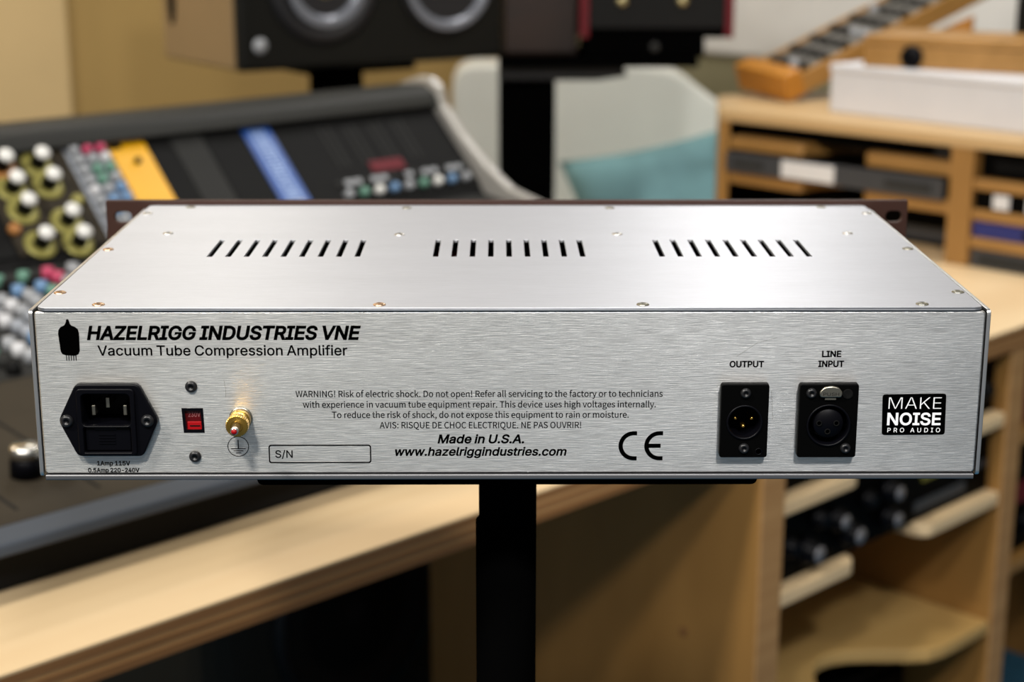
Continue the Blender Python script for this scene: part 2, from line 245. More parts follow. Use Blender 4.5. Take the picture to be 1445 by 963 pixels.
# flattened letter outlines for the printed lettering: {font: {char: [advance, [contours]]}}, cap height 700
GLYPHS = json.loads('''{"inter":{"-":[623,[[464,336,464,258,157,258,157,336]]],".":[258,[[123,-6,107,-1,81,19,69,48,73,81,81,95,107,115,123,119,155,115,181,95,189,81,194,48,189,32,169,7,155,-1]]],"/":[343,[[323,733,98,-105,20,-105,245,733]]],"0":[623,[[287,-8,240,1,198,20,161,48,130,85,105,130,86,184,73,245,67,386,86,516,106,569,131,614,162,651,198,680,240,699,287,708,337,708,384,699,425,680,462,651,493,614,518,569,537,516,557,386,550,245,538,184,518,130,493,85,462,48,426,20,384,1,337,-8],[329,69,359,76,387,91,431,142,460,219,473,321,468,433,447,522,411,587,359,624,329,631,264,624,237,609,213,587,176,522,155,433,151,321,164,219,193,142,237,91,264,76]]],"1":[623,[[105,0,105,75,538,75,538,0],[380,700,380,0,292,0,292,617,118,492,118,587,273,700]]],"2":[623,[[88,0,88,65,388,388,417,430,435,469,441,511,433,557,423,576,394,607,355,626,308,632,258,625,237,616,203,587,186,559,175,498,90,498,103,575,119,609,152,651,214,691,289,709,369,703,421,683,464,653,487,627,512,582,524,513,518,462,483,385,436,324,210,78,536,78,536,0]]],"3":[623,[[300,-9,219,1,149,31,97,79,78,109,60,181,150,181,162,138,174,120,207,92,250,74,301,69,354,75,400,95,433,128,444,149,453,199,445,248,420,290,364,327,297,340,216,341,216,412,396,622,96,622,96,700,513,700,513,634,291,383,291,397,385,393,424,380,487,335,520,290,533,255,540,179,519,107,473,49,406,9,345,-6]]],"4":[623,[[54,145,54,218,340,700,428,700,149,224,568,224,568,145],[388,0,388,437,472,437,472,0]]],"5":[623,[[304,-9,227,2,177,24,136,56,97,112,82,179,168,179,179,140,204,107,259,75,304,69,357,77,410,112,438,155,446,181,451,238,437,292,417,326,378,361,328,379,276,380,230,369,176,338,93,348,132,700,504,700,504,622,207,622,184,415,223,438,267,454,316,459,391,447,430,428,475,393,521,318,538,225,524,141,485,71,425,21,388,4]]],"A":[660,[[23,0,277,700,380,700,637,0,544,0,390,430,320,658,337,658,262,416,117,0],[151,195,151,273,509,273,509,195]]],"C":[702,[[368,-9,310,-5,256,10,207,34,163,68,126,109,83,186,66,247,57,314,57,386,66,453,83,513,126,591,163,632,207,665,256,690,310,704,368,709,436,703,499,682,577,627,616,576,631,546,651,479,562,479,547,524,508,576,474,601,434,618,390,626,326,624,253,595,221,570,194,538,163,479,150,432,143,321,163,220,194,161,237,117,288,87,327,76,390,74,434,82,474,99,508,124,547,177,562,221,651,221,632,154,617,125,577,74,499,18,436,-2]]],"D":[691,[[132,0,132,78,323,79,374,87,437,111,487,151,511,185,530,226,548,324,542,430,512,516,473,564,421,599,379,613,330,621,128,622,128,700,343,699,405,690,460,671,508,643,549,607,583,563,608,511,625,452,634,387,634,316,625,250,596,163,566,115,528,74,457,29,400,11,336,1],[171,700,171,0,83,0,83,700]]],"E":[576,[[83,0,83,700,513,700,513,622,171,622,171,393,489,393,489,315,171,315,171,78,516,78,516,0]]],"G":[716,[[370,-9,310,-4,230,21,162,68,125,109,83,187,65,247,57,314,57,386,65,453,83,513,125,591,162,632,229,679,307,704,365,709,468,693,528,665,600,600,633,544,653,480,561,480,544,522,520,558,482,594,444,613,365,627,287,613,221,570,194,539,163,479,150,432,143,321,163,221,194,161,222,130,289,87,370,73,443,84,474,98,515,128,553,186,568,239,571,279,598,274,389,274,389,352,658,352,657,247,648,195,632,147,592,86,558,53,496,15,423,-5]]],"H":[711,[[83,0,83,700,171,700,171,397,540,397,540,700,629,700,629,0,540,0,540,319,171,319,171,0]]],"I":[413,[[43,0,43,78,163,78,163,622,43,622,43,700,371,700,371,622,251,622,251,78,371,78,371,0]]],"K":[642,[[144,200,144,297,257,436,500,700,617,700],[83,0,83,700,171,700,171,0],[512,0,258,357,314,426,617,0]]],"L":[541,[[83,0,83,700,171,700,171,78,497,78,497,0]]],"M":[864,[[83,0,83,700,209,700,384,252,443,67,423,67,485,257,655,700,781,700,781,0,694,0,698,629,706,629,629,406,470,0,394,0,232,406,154,629,163,629,168,0]]],"N":[720,[[83,0,83,700,187,700,499,207,569,76,557,74,550,195,549,700,638,700,638,0,532,0,278,399,148,622,164,624,172,414,172,0]]],"O":[734,[[338,-8,282,2,231,21,163,68,126,109,84,186,66,247,57,314,57,386,66,453,84,513,126,591,163,632,231,679,282,698,338,708,397,708,453,698,504,679,571,632,608,591,651,513,668,453,677,386,677,314,668,247,651,186,608,109,571,68,528,34,453,2,397,-8],[388,74,446,87,512,129,540,160,571,220,591,321,584,433,571,480,540,540,512,571,446,613,388,626,347,626,289,613,222,571,195,539,163,480,150,432,143,321,163,220,195,161,222,129,289,87,347,74]]],"P":[612,[[83,0,83,700,350,699,439,680,490,649,516,622,544,574,556,538,562,458,544,382,516,334,490,307,439,276,350,256,150,256,150,334,338,334,397,347,429,366,463,415,474,465,470,518,446,573,397,609,337,621,171,622,171,0]]],"R":[618,[[83,0,83,700,351,699,440,681,491,651,517,626,545,579,557,544,563,464,545,390,517,344,458,299,398,279,351,273,133,272,133,351,371,355,410,367,447,395,464,424,475,471,471,523,447,576,397,610,338,622,171,622,171,0],[486,0,317,315,417,315,589,0]]],"S":[615,[[237,-6,175,13,112,55,70,114,53,188,144,188,157,140,170,121,206,91,254,74,308,68,381,78,427,101,466,146,473,168,473,213,467,231,435,266,396,286,225,338,176,358,135,384,92,431,77,469,71,513,86,585,127,644,189,685,247,703,335,709,417,692,483,656,508,631,536,587,552,520,464,520,456,552,440,580,416,602,385,618,310,631,254,624,209,605,177,575,167,557,158,517,168,475,196,445,233,424,451,353,494,327,529,293,553,248,562,191,548,119,509,59,480,35,425,6,334,-12]]],"T":[617,[[44,622,44,700,574,700,574,622,353,622,353,0,265,0,265,622]]],"U":[712,[[279,-3,233,11,174,45,142,75,106,129,91,170,84,215,83,700,171,700,172,229,187,169,211,131,232,110,272,87,337,72,410,77,441,87,480,110,501,131,525,169,540,229,540,700,629,700,628,215,621,170,606,129,570,75,538,45,479,11,433,-3,383,-10]]],"V":[660,[[280,0,23,700,116,700,269,271,341,42,323,42,390,258,543,700,637,700,382,0]]],"Z":[603,[[57,0,57,64,383,540,469,654,479,625,55,622,55,700,546,700,546,635,201,133,134,46,124,75,550,78,550,0]]],"a":[536,[[220,-12,158,-3,105,21,66,61,52,87,42,148,50,201,59,222,88,254,127,276,172,290,360,321,376,334,376,383,357,422,330,443,281,455,235,452,189,435,162,414,138,377,56,401,87,455,108,476,156,507,239,528,286,528,351,516,393,496,429,463,450,428,463,365,463,0,380,0,380,71,375,71,347,34,296,1],[234,62,290,71,314,81,350,110,362,128,379,179,379,261,362,252,185,218,154,202,133,179,128,127,140,99,163,79,196,67]]],"b":[584,[[316,-11,260,-4,203,29,163,81,154,81,154,0,72,0,72,700,156,700,156,439,163,439,202,489,258,522,315,529,396,514,447,484,488,440,509,403,530,337,536,287,530,183,518,137,476,62,447,34,396,4],[319,65,373,82,414,121,440,176,451,242,447,313,429,373,396,420,374,436,319,453,259,448,233,437,193,400,167,347,156,280,159,206,178,144,212,98,259,71]]],"c":[545,[[285,-11,240,-8,198,4,161,23,100,80,68,138,48,232,54,334,68,380,100,438,128,470,179,505,240,525,285,529,335,525,380,511,438,476,468,443,498,381,417,360,400,398,371,428,333,447,268,453,211,435,189,417,155,370,137,309,133,241,144,177,170,122,211,82,268,65,319,67,354,79,393,110,419,161,499,141,476,87,421,29,381,7,335,-7]]],"d":[584,[[269,-11,188,4,122,47,75,116,54,183,48,287,67,382,97,440,154,496,189,514,269,529,326,522,382,489,421,439,428,439,428,700,512,700,512,0,430,0,430,81,422,81,382,29,325,-4],[325,71,351,82,391,119,417,173,428,242,425,315,406,376,373,421,326,448,265,453,210,436,188,420,155,373,137,313,133,242,144,176,170,121,211,82,266,65]]],"e":[556,[[292,-11,243,-8,200,4,161,23,127,48,87,97,68,137,48,231,54,333,86,418,141,482,196,514,237,525,282,529,338,523,392,503,439,469,477,419,506,333,511,233,103,233,103,304,465,304,426,278,419,342,397,394,350,439,326,449,267,454,213,438,164,394,140,345,132,305,137,191,152,146,186,101,220,78,292,63,349,73,380,89,404,113,421,145,502,125,479,76,440,35,389,6,359,-4]]],"f":[349,[[314,522,314,450,9,450,9,522],[111,0,111,608,125,658,165,702,209,722,258,729,334,717,313,645,256,652,219,639,207,626,195,588,195,0]]],"g":[585,[[285,-207,184,-192,113,-152,69,-95,140,-56,180,-102,233,-128,285,-134,359,-120,401,-92,418,-64,427,-29,429,94,421,94,388,50,366,32,325,13,268,7,190,20,124,60,97,89,67,144,48,237,54,339,67,383,97,440,155,496,190,514,270,529,327,522,383,489,423,439,431,439,431,522,513,522,512,-34,505,-74,491,-108,459,-150,432,-171,364,-198],[326,87,351,97,392,130,418,181,429,246,426,317,407,377,374,421,326,448,266,453,211,436,170,399,144,347,133,283,137,213,156,155,189,112,212,97,266,82]]],"h":[564,[[156,0,72,0,72,700,156,700,156,396,141,396,159,439,182,473,209,498,241,515,313,529,378,519,431,490,452,468,476,426,491,352,491,0,407,0,406,343,399,378,376,419,352,438,323,449,265,451,232,442,203,424,168,378,157,327]]],"i":[229,[[72,0,72,522,156,522,156,0],[93,613,69,631,57,657,61,686,93,717,138,717,170,686,173,657,162,631,138,613]]],"l":[260,[[192,-3,155,0,112,18,93,39,80,65,73,98,72,700,156,700,157,125,169,81,185,73,234,75,249,4]]],"m":[839,[[72,0,72,522,154,522,155,406,148,406,168,456,217,507,258,525,302,531,338,527,369,516,395,496,416,471,442,405,430,405,449,452,491,497,536,521,574,530,630,529,684,512,727,476,751,438,766,371,766,0,682,0,681,367,674,398,660,421,628,444,603,452,554,453,524,444,499,429,475,399,462,351,461,0,377,0,377,372,357,419,327,443,302,452,254,453,217,440,185,415,168,388,157,341,156,0]]],"n":[564,[[156,0,72,0,72,522,154,522,154,396,141,396,159,439,182,473,209,498,241,515,313,529,378,519,431,490,452,468,476,426,491,352,491,0,407,0,406,343,399,378,376,419,352,438,323,449,265,451,232,442,203,424,168,378,157,327]]],"o":[571,[[262,-10,219,-3,179,12,128,48,100,80,68,138,48,232,54,334,68,380,100,438,128,470,179,505,219,520,262,528,353,520,392,505,428,483,459,455,504,380,517,334,523,232,504,138,484,98,444,48,392,12,353,-3],[333,71,360,82,402,122,428,177,439,241,435,309,417,370,383,417,333,447,268,453,211,435,189,417,155,370,137,309,133,241,144,177,170,122,211,82,268,65]]],"p":[584,[[72,-196,72,522,154,522,154,439,163,439,202,489,258,522,315,529,396,514,447,484,488,440,509,403,530,337,536,287,530,183,518,137,476,62,447,34,396,4,316,-11,260,-4,203,29,163,81,156,81,156,-196],[319,65,373,82,414,121,440,176,451,242,447,313,429,373,396,420,374,436,319,453,259,448,233,437,193,400,167,347,156,280,159,206,178,144,212,98,259,71]]],"r":[357,[[72,0,72,522,154,522,154,442,159,442,188,487,235,519,263,527,335,528,335,444,296,448,250,444,210,427,186,407,168,381,157,338,156,0]]],"s":[502,[[250,-11,184,-4,128,17,85,52,69,75,49,130,129,147,152,99,171,83,220,65,283,65,312,73,354,102,369,141,364,166,343,193,304,210,183,240,112,275,80,312,68,342,64,377,76,432,98,467,119,487,173,516,222,527,291,527,349,513,394,485,426,446,446,399,369,381,349,418,325,441,274,457,215,452,171,428,153,402,149,381,155,355,178,329,222,310,338,282,409,247,440,210,452,180,456,147,444,90,430,65,386,24,325,-2]]],"t":[313,[[280,522,280,450,9,450,9,522],[89,648,173,648,174,123,183,90,214,70,278,74,293,2,232,-6,190,-2,155,10,115,42,99,71,90,107]]],"u":[564,[[251,-7,186,3,133,32,112,54,88,96,73,170,72,522,156,522,157,179,164,144,179,115,212,84,241,73,275,69,322,76,361,98,395,144,407,195,407,522,491,522,491,0,410,0,410,126,423,126,404,83,381,48,354,23,323,6]]],"w":[780,[[189,0,31,522,120,522,193,261,241,57,227,57,279,277,347,522,436,522,553,57,538,57,578,224,661,522,749,522,591,0,507,0,380,465,400,465,273,0]]],"z":[523,[[57,0,57,63,350,444,66,444,66,522,458,522,458,455,173,77,466,77,466,0]]]},"cjk":{"!":[308,[[124,211,184,211,198,715,110,715],[171,-10,198,6,215,35,215,72,198,102,171,118,137,118,109,102,93,72,93,35,109,6,137,-10]]],",":[265,[[72,-181,146,-134,174,-102,194,-66,207,-26,211,18,202,73,177,108,137,120,105,113,81,92,74,77,74,41,91,14,119,0,146,-1,134,-54,102,-98,51,-130]]],".":[265,[[149,-10,177,6,194,35,194,72,177,102,149,118,116,118,88,102,72,72,72,35,88,6,116,-10]]],":":[265,[[149,375,177,391,194,420,194,458,187,474,164,497,133,506,101,497,78,474,72,458,72,420,88,391,116,375],[149,-10,177,6,194,35,194,72,177,102,149,118,116,118,88,102,72,72,72,35,88,6,116,-10]]],"A":[581,[[4,0,93,0,160,214,416,214,483,0,577,0,339,700,241,700],[182,284,286,628,394,284]]],"C":[609,[[360,-13,444,-1,515,33,575,88,526,144,479,102,426,74,364,65,301,74,248,100,205,142,173,199,153,270,146,352,153,434,174,503,207,559,251,600,305,626,367,635,422,626,470,603,510,569,558,626,509,669,444,700,366,712,281,701,206,668,144,616,96,544,66,455,55,350,66,244,95,155,142,83,203,31,277,-2]]],"D":[657,[[97,0,275,0,372,11,453,42,517,93,563,163,591,249,600,352,591,456,563,542,516,610,452,659,370,690,271,700,97,700],[184,73,184,628,263,628,339,620,401,596,449,557,483,503,503,434,510,352,503,270,483,201,449,146,401,106,339,81,263,73]]],"E":[562,[[97,0,510,0,510,76,184,76,184,330,450,330,450,406,184,406,184,625,499,625,499,700,97,700]]],"G":[658,[[371,-13,417,-10,498,11,562,47,587,69,587,363,357,363,357,289,506,289,506,106,472,84,429,70,380,65,311,74,253,100,207,142,173,199,153,270,146,352,154,434,175,503,210,559,256,600,313,626,379,635,441,626,491,602,530,569,578,626,529,667,463,699,376,712,288,701,211,668,146,616,97,544,66,455,55,350,66,244,96,155,144,83,208,31,284,-2]]],"H":[695,[[97,0,184,0,184,330,511,330,511,0,600,0,600,700,511,700,511,407,184,407,184,700,97,700]]],"I":[280,[[97,0,184,0,184,700,97,700]]],"L":[518,[[97,0,491,0,491,76,184,76,184,700,97,700]]],"N":[690,[[97,0,179,0,178,441,169,586,503,0,594,0,594,700,510,700,512,262,522,115,518,115,442,259,186,700,97,700]]],"O":[708,[[354,-13,437,-1,510,32,570,86,615,158,643,247,653,352,643,457,615,545,570,616,510,669,437,701,354,712,271,701,199,669,139,616,94,545,65,457,55,352,65,247,94,158,139,86,199,32,271,-1],[354,65,295,74,244,101,203,143,172,200,153,270,146,352,153,434,172,503,203,559,244,600,295,626,354,635,413,626,464,600,506,559,536,503,556,434,562,352,556,270,536,200,506,143,464,101,413,74]]],"P":[604,[[97,0,184,0,184,279,372,284,435,302,486,331,525,373,549,427,558,495,549,563,525,616,486,655,433,681,370,695,97,700],[184,350,184,628,341,625,387,616,423,600,449,575,465,540,470,495,465,449,450,413,425,385,390,366,344,354]]],"Q":[708,[[354,61,295,70,244,97,203,140,172,197,153,269,146,352,153,434,172,503,203,559,244,600,295,626,354,635,413,626,464,600,506,559,536,503,556,434,562,352,556,269,536,197,506,140,464,97,413,70],[568,-176,626,-171,668,-160,651,-92,607,-101,541,-100,475,-79,424,-37,406,-9,476,13,536,52,585,106,622,175,645,257,653,352,643,457,615,545,570,616,510,669,437,701,354,712,271,701,199,669,139,616,94,545,65,457,55,352,64,256,88,172,126,102,177,48,239,10,311,-10,335,-55,367,-95,406,-128,453,-154,507,-170]]],"R":[606,[[184,368,184,628,352,625,395,616,428,601,452,577,467,545,472,504,467,462,452,428,428,402,395,383,352,371],[480,0,579,0,402,307,446,321,485,344,516,373,540,409,554,453,560,504,551,569,528,619,491,657,442,681,383,696,97,700,97,0,184,0,184,297,310,297]]],"S":[569,[[290,-13,359,-6,417,14,464,45,499,86,520,133,528,186,523,234,509,273,486,305,423,354,230,442,186,478,173,503,168,534,172,563,184,588,204,608,230,622,299,635,359,627,412,605,458,570,504,626,448,671,378,701,299,712,238,706,185,688,141,660,107,623,86,578,78,527,84,480,101,441,125,409,188,363,381,274,423,237,434,211,438,179,434,147,421,119,399,96,371,79,334,69,291,65,220,76,154,106,98,152,46,91,114,36,196,0]]],"T":[572,[[242,0,330,0,330,625,542,625,542,700,30,700,30,625,242,625]]],"U":[689,[[345,-13,413,-6,473,16,524,54,562,111,587,188,596,288,596,700,511,700,511,286,505,212,488,154,462,113,429,85,389,70,345,65,301,70,262,85,229,113,203,154,187,212,181,286,181,700,94,700,94,288,102,188,127,111,165,54,216,16,276,-6]]],"V":[549,[[224,0,326,0,549,700,459,700,279,90,94,700,1,700]]],"W":[838,[[173,0,278,0,421,581,561,0,668,0,813,700,729,700,653,319,615,92,609,92,560,319,462,700,381,700,231,92,116,700,25,700]]],"a":[537,[[207,-13,269,-2,327,25,382,62,390,0,461,0,457,379,443,431,419,474,385,505,339,525,282,532,202,521,133,495,78,464,112,404,157,431,209,451,267,459,305,454,333,440,353,419,366,392,374,328,274,313,194,292,133,264,90,229,65,186,56,135,62,91,76,55,99,26,129,5,166,-8],[232,58,185,66,153,93,140,140,146,172,162,199,192,223,236,242,374,270,374,126,326,89,280,66]]],"b":[590,[[316,-13,374,-4,427,21,473,61,509,116,533,185,541,267,535,343,518,407,488,460,448,499,397,523,335,532,277,522,222,496,172,459,176,760,88,760,88,0,158,0,165,53,216,18,267,-5],[302,61,264,66,221,83,176,115,176,388,223,426,269,450,313,458,358,452,393,434,419,406,437,368,451,266,446,207,431,156,408,116,379,86,343,67]]],"c":[487,[[292,-13,353,-5,410,18,460,53,422,112,387,86,346,67,300,60,255,67,216,85,184,115,160,154,145,203,139,259,145,315,161,364,186,403,218,433,258,452,303,458,341,453,375,437,406,413,450,471,410,501,360,523,299,532,234,524,175,499,124,460,85,406,59,339,50,259,58,179,82,112,119,59,168,20,226,-4]]],"d":[592,[[265,-13,324,-2,377,24,425,61,432,0,504,0,504,760,416,760,421,472,376,504,330,524,275,532,217,523,164,498,118,458,83,404,59,337,51,259,58,179,77,112,109,58,151,19,204,-4],[284,61,241,67,206,85,178,114,157,153,145,202,140,260,146,316,161,364,184,403,214,433,250,452,290,458,332,453,374,435,416,404,416,132,373,92,330,69]]],"e":[529,[[298,-13,363,-5,419,13,468,40,437,98,397,76,355,62,307,57,261,63,220,80,187,106,161,142,143,187,136,239,485,239,489,288,483,358,465,417,435,466,394,502,343,524,282,532,223,523,169,499,121,459,83,405,59,338,50,259,58,179,83,112,122,59,172,20,231,-4],[135,301,144,349,162,388,185,420,215,443,248,457,284,462,321,458,353,444,379,421,397,389,409,349,413,301]]],"f":[310,[[32,448,102,448,102,0,189,0,189,448,299,448,299,518,189,518,191,631,207,677,240,700,291,699,321,689,340,756,285,770,206,767,168,752,139,726,118,693,106,651,102,518,32,514]]],"g":[539,[[263,-239,338,-232,402,-214,454,-185,493,-149,517,-106,525,-59,520,-20,505,11,480,35,445,51,400,61,212,66,171,80,160,91,152,120,156,145,185,182,236,166,313,170,358,186,397,213,426,249,445,293,452,345,440,406,410,452,516,452,516,518,335,518,290,530,211,526,165,509,126,482,95,445,75,400,68,347,78,289,103,241,136,203,108,179,87,147,78,107,84,70,125,17,84,-17,58,-56,49,-100,56,-141,76,-176,108,-203,151,-222,203,-235],[233,227,185,257,167,281,156,311,156,382,167,412,184,436,233,464,291,464,340,436,358,412,369,382,368,311,357,281,340,257,291,227],[275,-179,194,-167,165,-154,143,-136,130,-114,125,-88,130,-58,147,-28,178,0,212,-6,366,-9,413,-22,427,-35,439,-74,434,-100,419,-125,395,-146,362,-163,322,-175]]],"h":[579,[[88,0,176,0,176,376,223,420,268,447,317,455,348,452,373,441,392,423,413,361,415,0,502,0,498,389,485,440,464,480,433,508,393,526,344,532,278,520,222,489,172,445,176,760,88,760]]],"i":[263,[[88,0,176,0,176,518,88,518],[148,627,174,641,188,667,188,699,174,724,148,738,116,738,90,724,76,699,76,667,90,641,116,627]]],"k":[527,[[88,0,174,0,174,137,271,250,423,0,518,0,322,309,495,518,397,518,174,245,174,760,88,760]]],"l":[271,[[179,-13,230,-5,218,62,187,64,176,85,176,760,88,760,90,69,109,18,127,1,150,-9]]],"m":[884,[[88,0,176,0,176,376,221,421,265,447,305,455,335,452,360,441,378,423,399,361,402,0,489,0,489,376,535,421,579,447,620,455,650,452,674,441,693,423,714,361,716,0,803,0,799,389,786,440,764,480,734,508,695,526,646,532,585,519,529,484,474,432,446,485,399,520,331,532,272,520,218,488,168,443,160,518,88,518]]],"n":[582,[[88,0,176,0,176,376,223,420,268,447,317,455,348,452,373,441,392,423,413,361,415,0,502,0,498,389,485,440,464,480,433,508,393,526,344,532,278,520,221,488,168,443,160,518,88,518]]],"o":[579,[[289,-13,351,-4,408,20,457,59,495,112,520,179,529,259,520,339,495,406,457,460,408,499,351,524,289,532,227,524,171,499,122,460,84,406,59,339,50,259,59,179,84,112,122,59,171,20,227,-4],[289,60,247,67,211,85,181,115,158,154,144,203,139,259,144,315,158,364,181,403,211,433,247,452,289,458,332,452,368,433,398,403,421,364,435,315,440,259,435,203,421,154,398,115,368,85,332,67]]],"p":[592,[[88,-219,176,-219,173,48,220,15,268,-6,316,-13,374,-4,427,21,473,61,509,116,533,185,541,267,535,343,518,407,488,460,448,499,397,523,335,532,276,521,220,495,168,458,160,518,88,518],[302,61,264,66,221,83,176,115,176,388,224,426,269,450,313,458,358,452,393,434,419,406,437,368,451,266,446,207,431,156,408,116,379,86,343,67]]],"q":[592,[[416,-219,504,-219,504,518,434,518,426,470,379,504,331,525,275,532,217,523,164,498,118,458,83,404,59,337,51,259,58,179,77,112,109,58,151,19,204,-4,265,-13,322,-3,375,23,421,60],[284,61,241,67,206,85,178,114,157,153,145,202,140,260,146,316,161,364,184,403,214,433,250,452,290,458,332,453,374,435,416,404,416,132,373,92,330,69]]],"r":[371,[[88,0,176,0,176,333,194,373,237,426,283,451,325,453,356,445,372,520,317,532,261,518,211,481,168,424,160,518,88,518]]],"s":[447,[[223,-13,280,-7,327,9,363,33,390,64,406,101,411,141,405,185,387,220,361,246,328,267,199,321,158,348,147,367,142,389,153,426,184,454,239,464,282,458,356,418,398,473,353,502,299,524,238,532,185,527,141,512,106,489,80,459,65,424,59,385,65,345,82,312,139,266,266,212,310,181,324,161,328,137,317,96,283,66,226,55,169,63,119,85,73,118,31,59,86,22,152,-3]]],"t":[360,[[250,-13,347,7,329,73,290,60,243,61,208,84,192,128,190,448,331,448,331,518,190,518,190,665,118,665,108,518,26,514,26,448,103,448,106,111,117,69,135,35,163,9,201,-7]]],"u":[579,[[240,-13,305,-1,360,32,413,81,420,0,493,0,493,518,406,518,406,151,359,101,314,72,265,63,234,66,210,77,191,96,170,157,168,518,80,518,84,129,97,79,119,39,149,10,190,-7]]],"v":[497,[[200,0,302,0,485,518,399,518,253,71,248,71,103,518,13,518]]],"w":[766,[[170,0,271,0,380,429,385,429,495,0,600,0,741,518,657,518,550,74,545,74,428,518,343,518,227,74,223,74,192,219,115,518,26,518]]],"x":[476,[[14,0,106,0,228,214,366,0,461,0,290,262,448,518,357,518,247,318,242,318,122,518,28,518,185,270]]],"y":[497,[[97,-223,144,-217,184,-199,218,-172,270,-92,485,518,400,518,265,84,260,84,103,518,13,518,221,-1,197,-71,164,-120,120,-148,93,-152,53,-143,35,-213]]]}}''')

# ------------------------------------------------------------------ text
def embolden(cs, w):
    # move every outline point outwards along its mitre (holes run the other way round, so they shrink)
    area = sum(c[i-1][0]*c[i][1]-c[i][0]*c[i-1][1] for c in cs for i in range(len(c)))
    s = w if area > 0 else -w; out = []
    for c in cs:
        c = [p for i, p in enumerate(c) if (Vector(p)-Vector(c[i-1])).length > 0.01]
        n = len(c); r = []
        for i in range(n):
            a, b, d = Vector(c[i-1]), Vector(c[i]), Vector(c[(i+1) % n])
            e1 = (b-a).normalized(); e2 = (d-b).normalized()
            n1 = Vector((e1.y, -e1.x)); n2 = Vector((e2.y, -e2.x)); m = n1+n2
            if m.length < 0.35: m = n1; k = 1
            else: m.normalize(); k = 1/max(m.dot(n1), 0.55)
            r.append((b.x+m.x*s*k, b.y+m.y*s*k))
        out.append(r)
    return out

def text(parent, s, font, x0, x1, z, cap, m, weight=0.0, shear=0.0, y=-0.00008, track=0.0, label=None, t=0.0, name='lettering'):
    """lay the string out between x0..x1 (mm) on baseline z (mm) with the given cap height (mm)"""
    g = GLYPHS[font]; gl = []; pen = 0.0; sc = cap/700.0
    for ch in s:
        if ch == ' ': pen += 210+track; continue
        adv, cc = g[ch]
        gl.append([[(c[i]+pen+shear*c[i+1], c[i+1]) for i in range(0, len(c), 2)] for c in cc])
        pen += adv+track
    xs = [p[0] for cs in gl for c in cs for p in c]; a, b = min(xs), max(xs); k = (x1-x0)/(b-a)
    V = []; Fc = []
    for cs in gl:
        cs = [[(x0+(p[0]-a)*k, z+p[1]*sc) for p in c] for c in cs]
        if weight: cs = embolden(cs, weight)
        vin = []; ein = []
        for c in cs:
            n0 = len(vin); n = len(c)
            vin += [Vector(p) for p in c]; ein += [(n0+i, n0+(i+1) % n) for i in range(n)]
        vo, eo, fo, *_ = delaunay_2d_cdt(vin, ein, [], 1, 1e-6)
        sg = 1 if sum(c[i-1][0]*c[i][1]-c[i][0]*c[i-1][1] for c in cs for i in range(len(c))) > 0 else -1
        def inside(x, y_):          # winding number against the outline's own direction
            w = 0
            for c in cs:
                for i in range(len(c)):
                    (ax, ay), (bx, by) = c[i-1], c[i]
                    if (ay > y_) != (by > y_) and x < (bx-ax)*(y_-ay)/(by-ay)+ax: w += 1 if by > ay else -1
            return w*sg > 0
        fo = [f for f in fo if inside(sum(vo[i][0] for i in f)/len(f), sum(vo[i][1] for i in f)/len(f))]
        n0 = len(V); V += [(p[0]*0.001, y, p[1]*0.001) for p in vo]; Fc += [[n0+i for i in f][::-1] for f in fo]
    me = bpy.data.meshes.new(name); me.from_pydata(V, [], Fc)
    return link(name, me, m, parent, label=label)

# ------------------------------------------------------------------ the room
A0 = Vector((-0.31637, 0.38971)); UD = Vector((0.714192, 0.69995)); VD = Vector((-0.69995, 0.714192))
ROT = math.atan2(UD.y, UD.x)
def LOC(u, v, z=0.0): p = A0+UD*u+VD*v; return (p.x, p.y, 0.74+z)
def lthing(name, label, cat, u=0, v=0, z=0, group=None, rot=0.0): return thing(name, label, cat, LOC(u, v, z), ROT+rot, group)
def lmesh(name, mb, m, u=0, v=0, z=0, bevel=0, **k):
    o = mb.build(name, m, None, bevel, **k); o.location = LOC(u, v, z); o.rotation_euler = (0, 0, ROT); return o

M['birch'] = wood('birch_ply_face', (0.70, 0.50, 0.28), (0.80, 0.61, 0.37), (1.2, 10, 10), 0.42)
M['birch_warm_shaded'] = wood('birch_ply_warm_shaded', (0.25, 0.125, 0.030), (0.33, 0.17, 0.045), (2, 9, 2), 0.5)  # same birch ply, its colour darkened for the shade it stands in
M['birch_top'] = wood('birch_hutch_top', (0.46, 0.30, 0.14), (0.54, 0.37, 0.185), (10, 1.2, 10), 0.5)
M['synth_panel'] = mat('synth_panel_grey', (0.13, 0.12, 0.105), 0.5)
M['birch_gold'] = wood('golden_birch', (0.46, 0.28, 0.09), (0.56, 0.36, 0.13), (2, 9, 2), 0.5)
M['ply_light'] = wood('ply_layer_light', (0.36, 0.19, 0.07), (0.44, 0.25, 0.10), (3, 60, 60), 0.6)
M['ply_dark'] = wood('ply_layer_dark', (0.19, 0.085, 0.024), (0.26, 0.12, 0.04), (3, 60, 60), 0.6)
M['oak'] = wood('orange_oak', (0.36, 0.14, 0.012), (0.46, 0.19, 0.025), (8, 20, 20), 0.4)
M['case_wood'] = wood('honey_wood', (0.27, 0.135, 0.03), (0.36, 0.185, 0.05), (8, 20, 20), 0.45)
M['mahogany'] = wood('mahogany', (0.010, 0.0035, 0.001), (0.018, 0.006, 0.002), (4, 20, 20), 0.35)
M['red_wood'] = mat('red_lacquer', (0.10, 0.004, 0.008), 0.3)
M['carpet'] = mat('blue_carpet', (0.012, 0.09, 0.17), 0.95, bump=0.6, bscale=300, var=0.3, vscale=60)
M['tan_wall'] = mat('tan_wall_paint', (0.42, 0.27, 0.09), 0.8, var=0.06, vscale=1.2)
M['olive_wall'] = mat('olive_wall_paint', (0.24, 0.22, 0.13), 0.8)
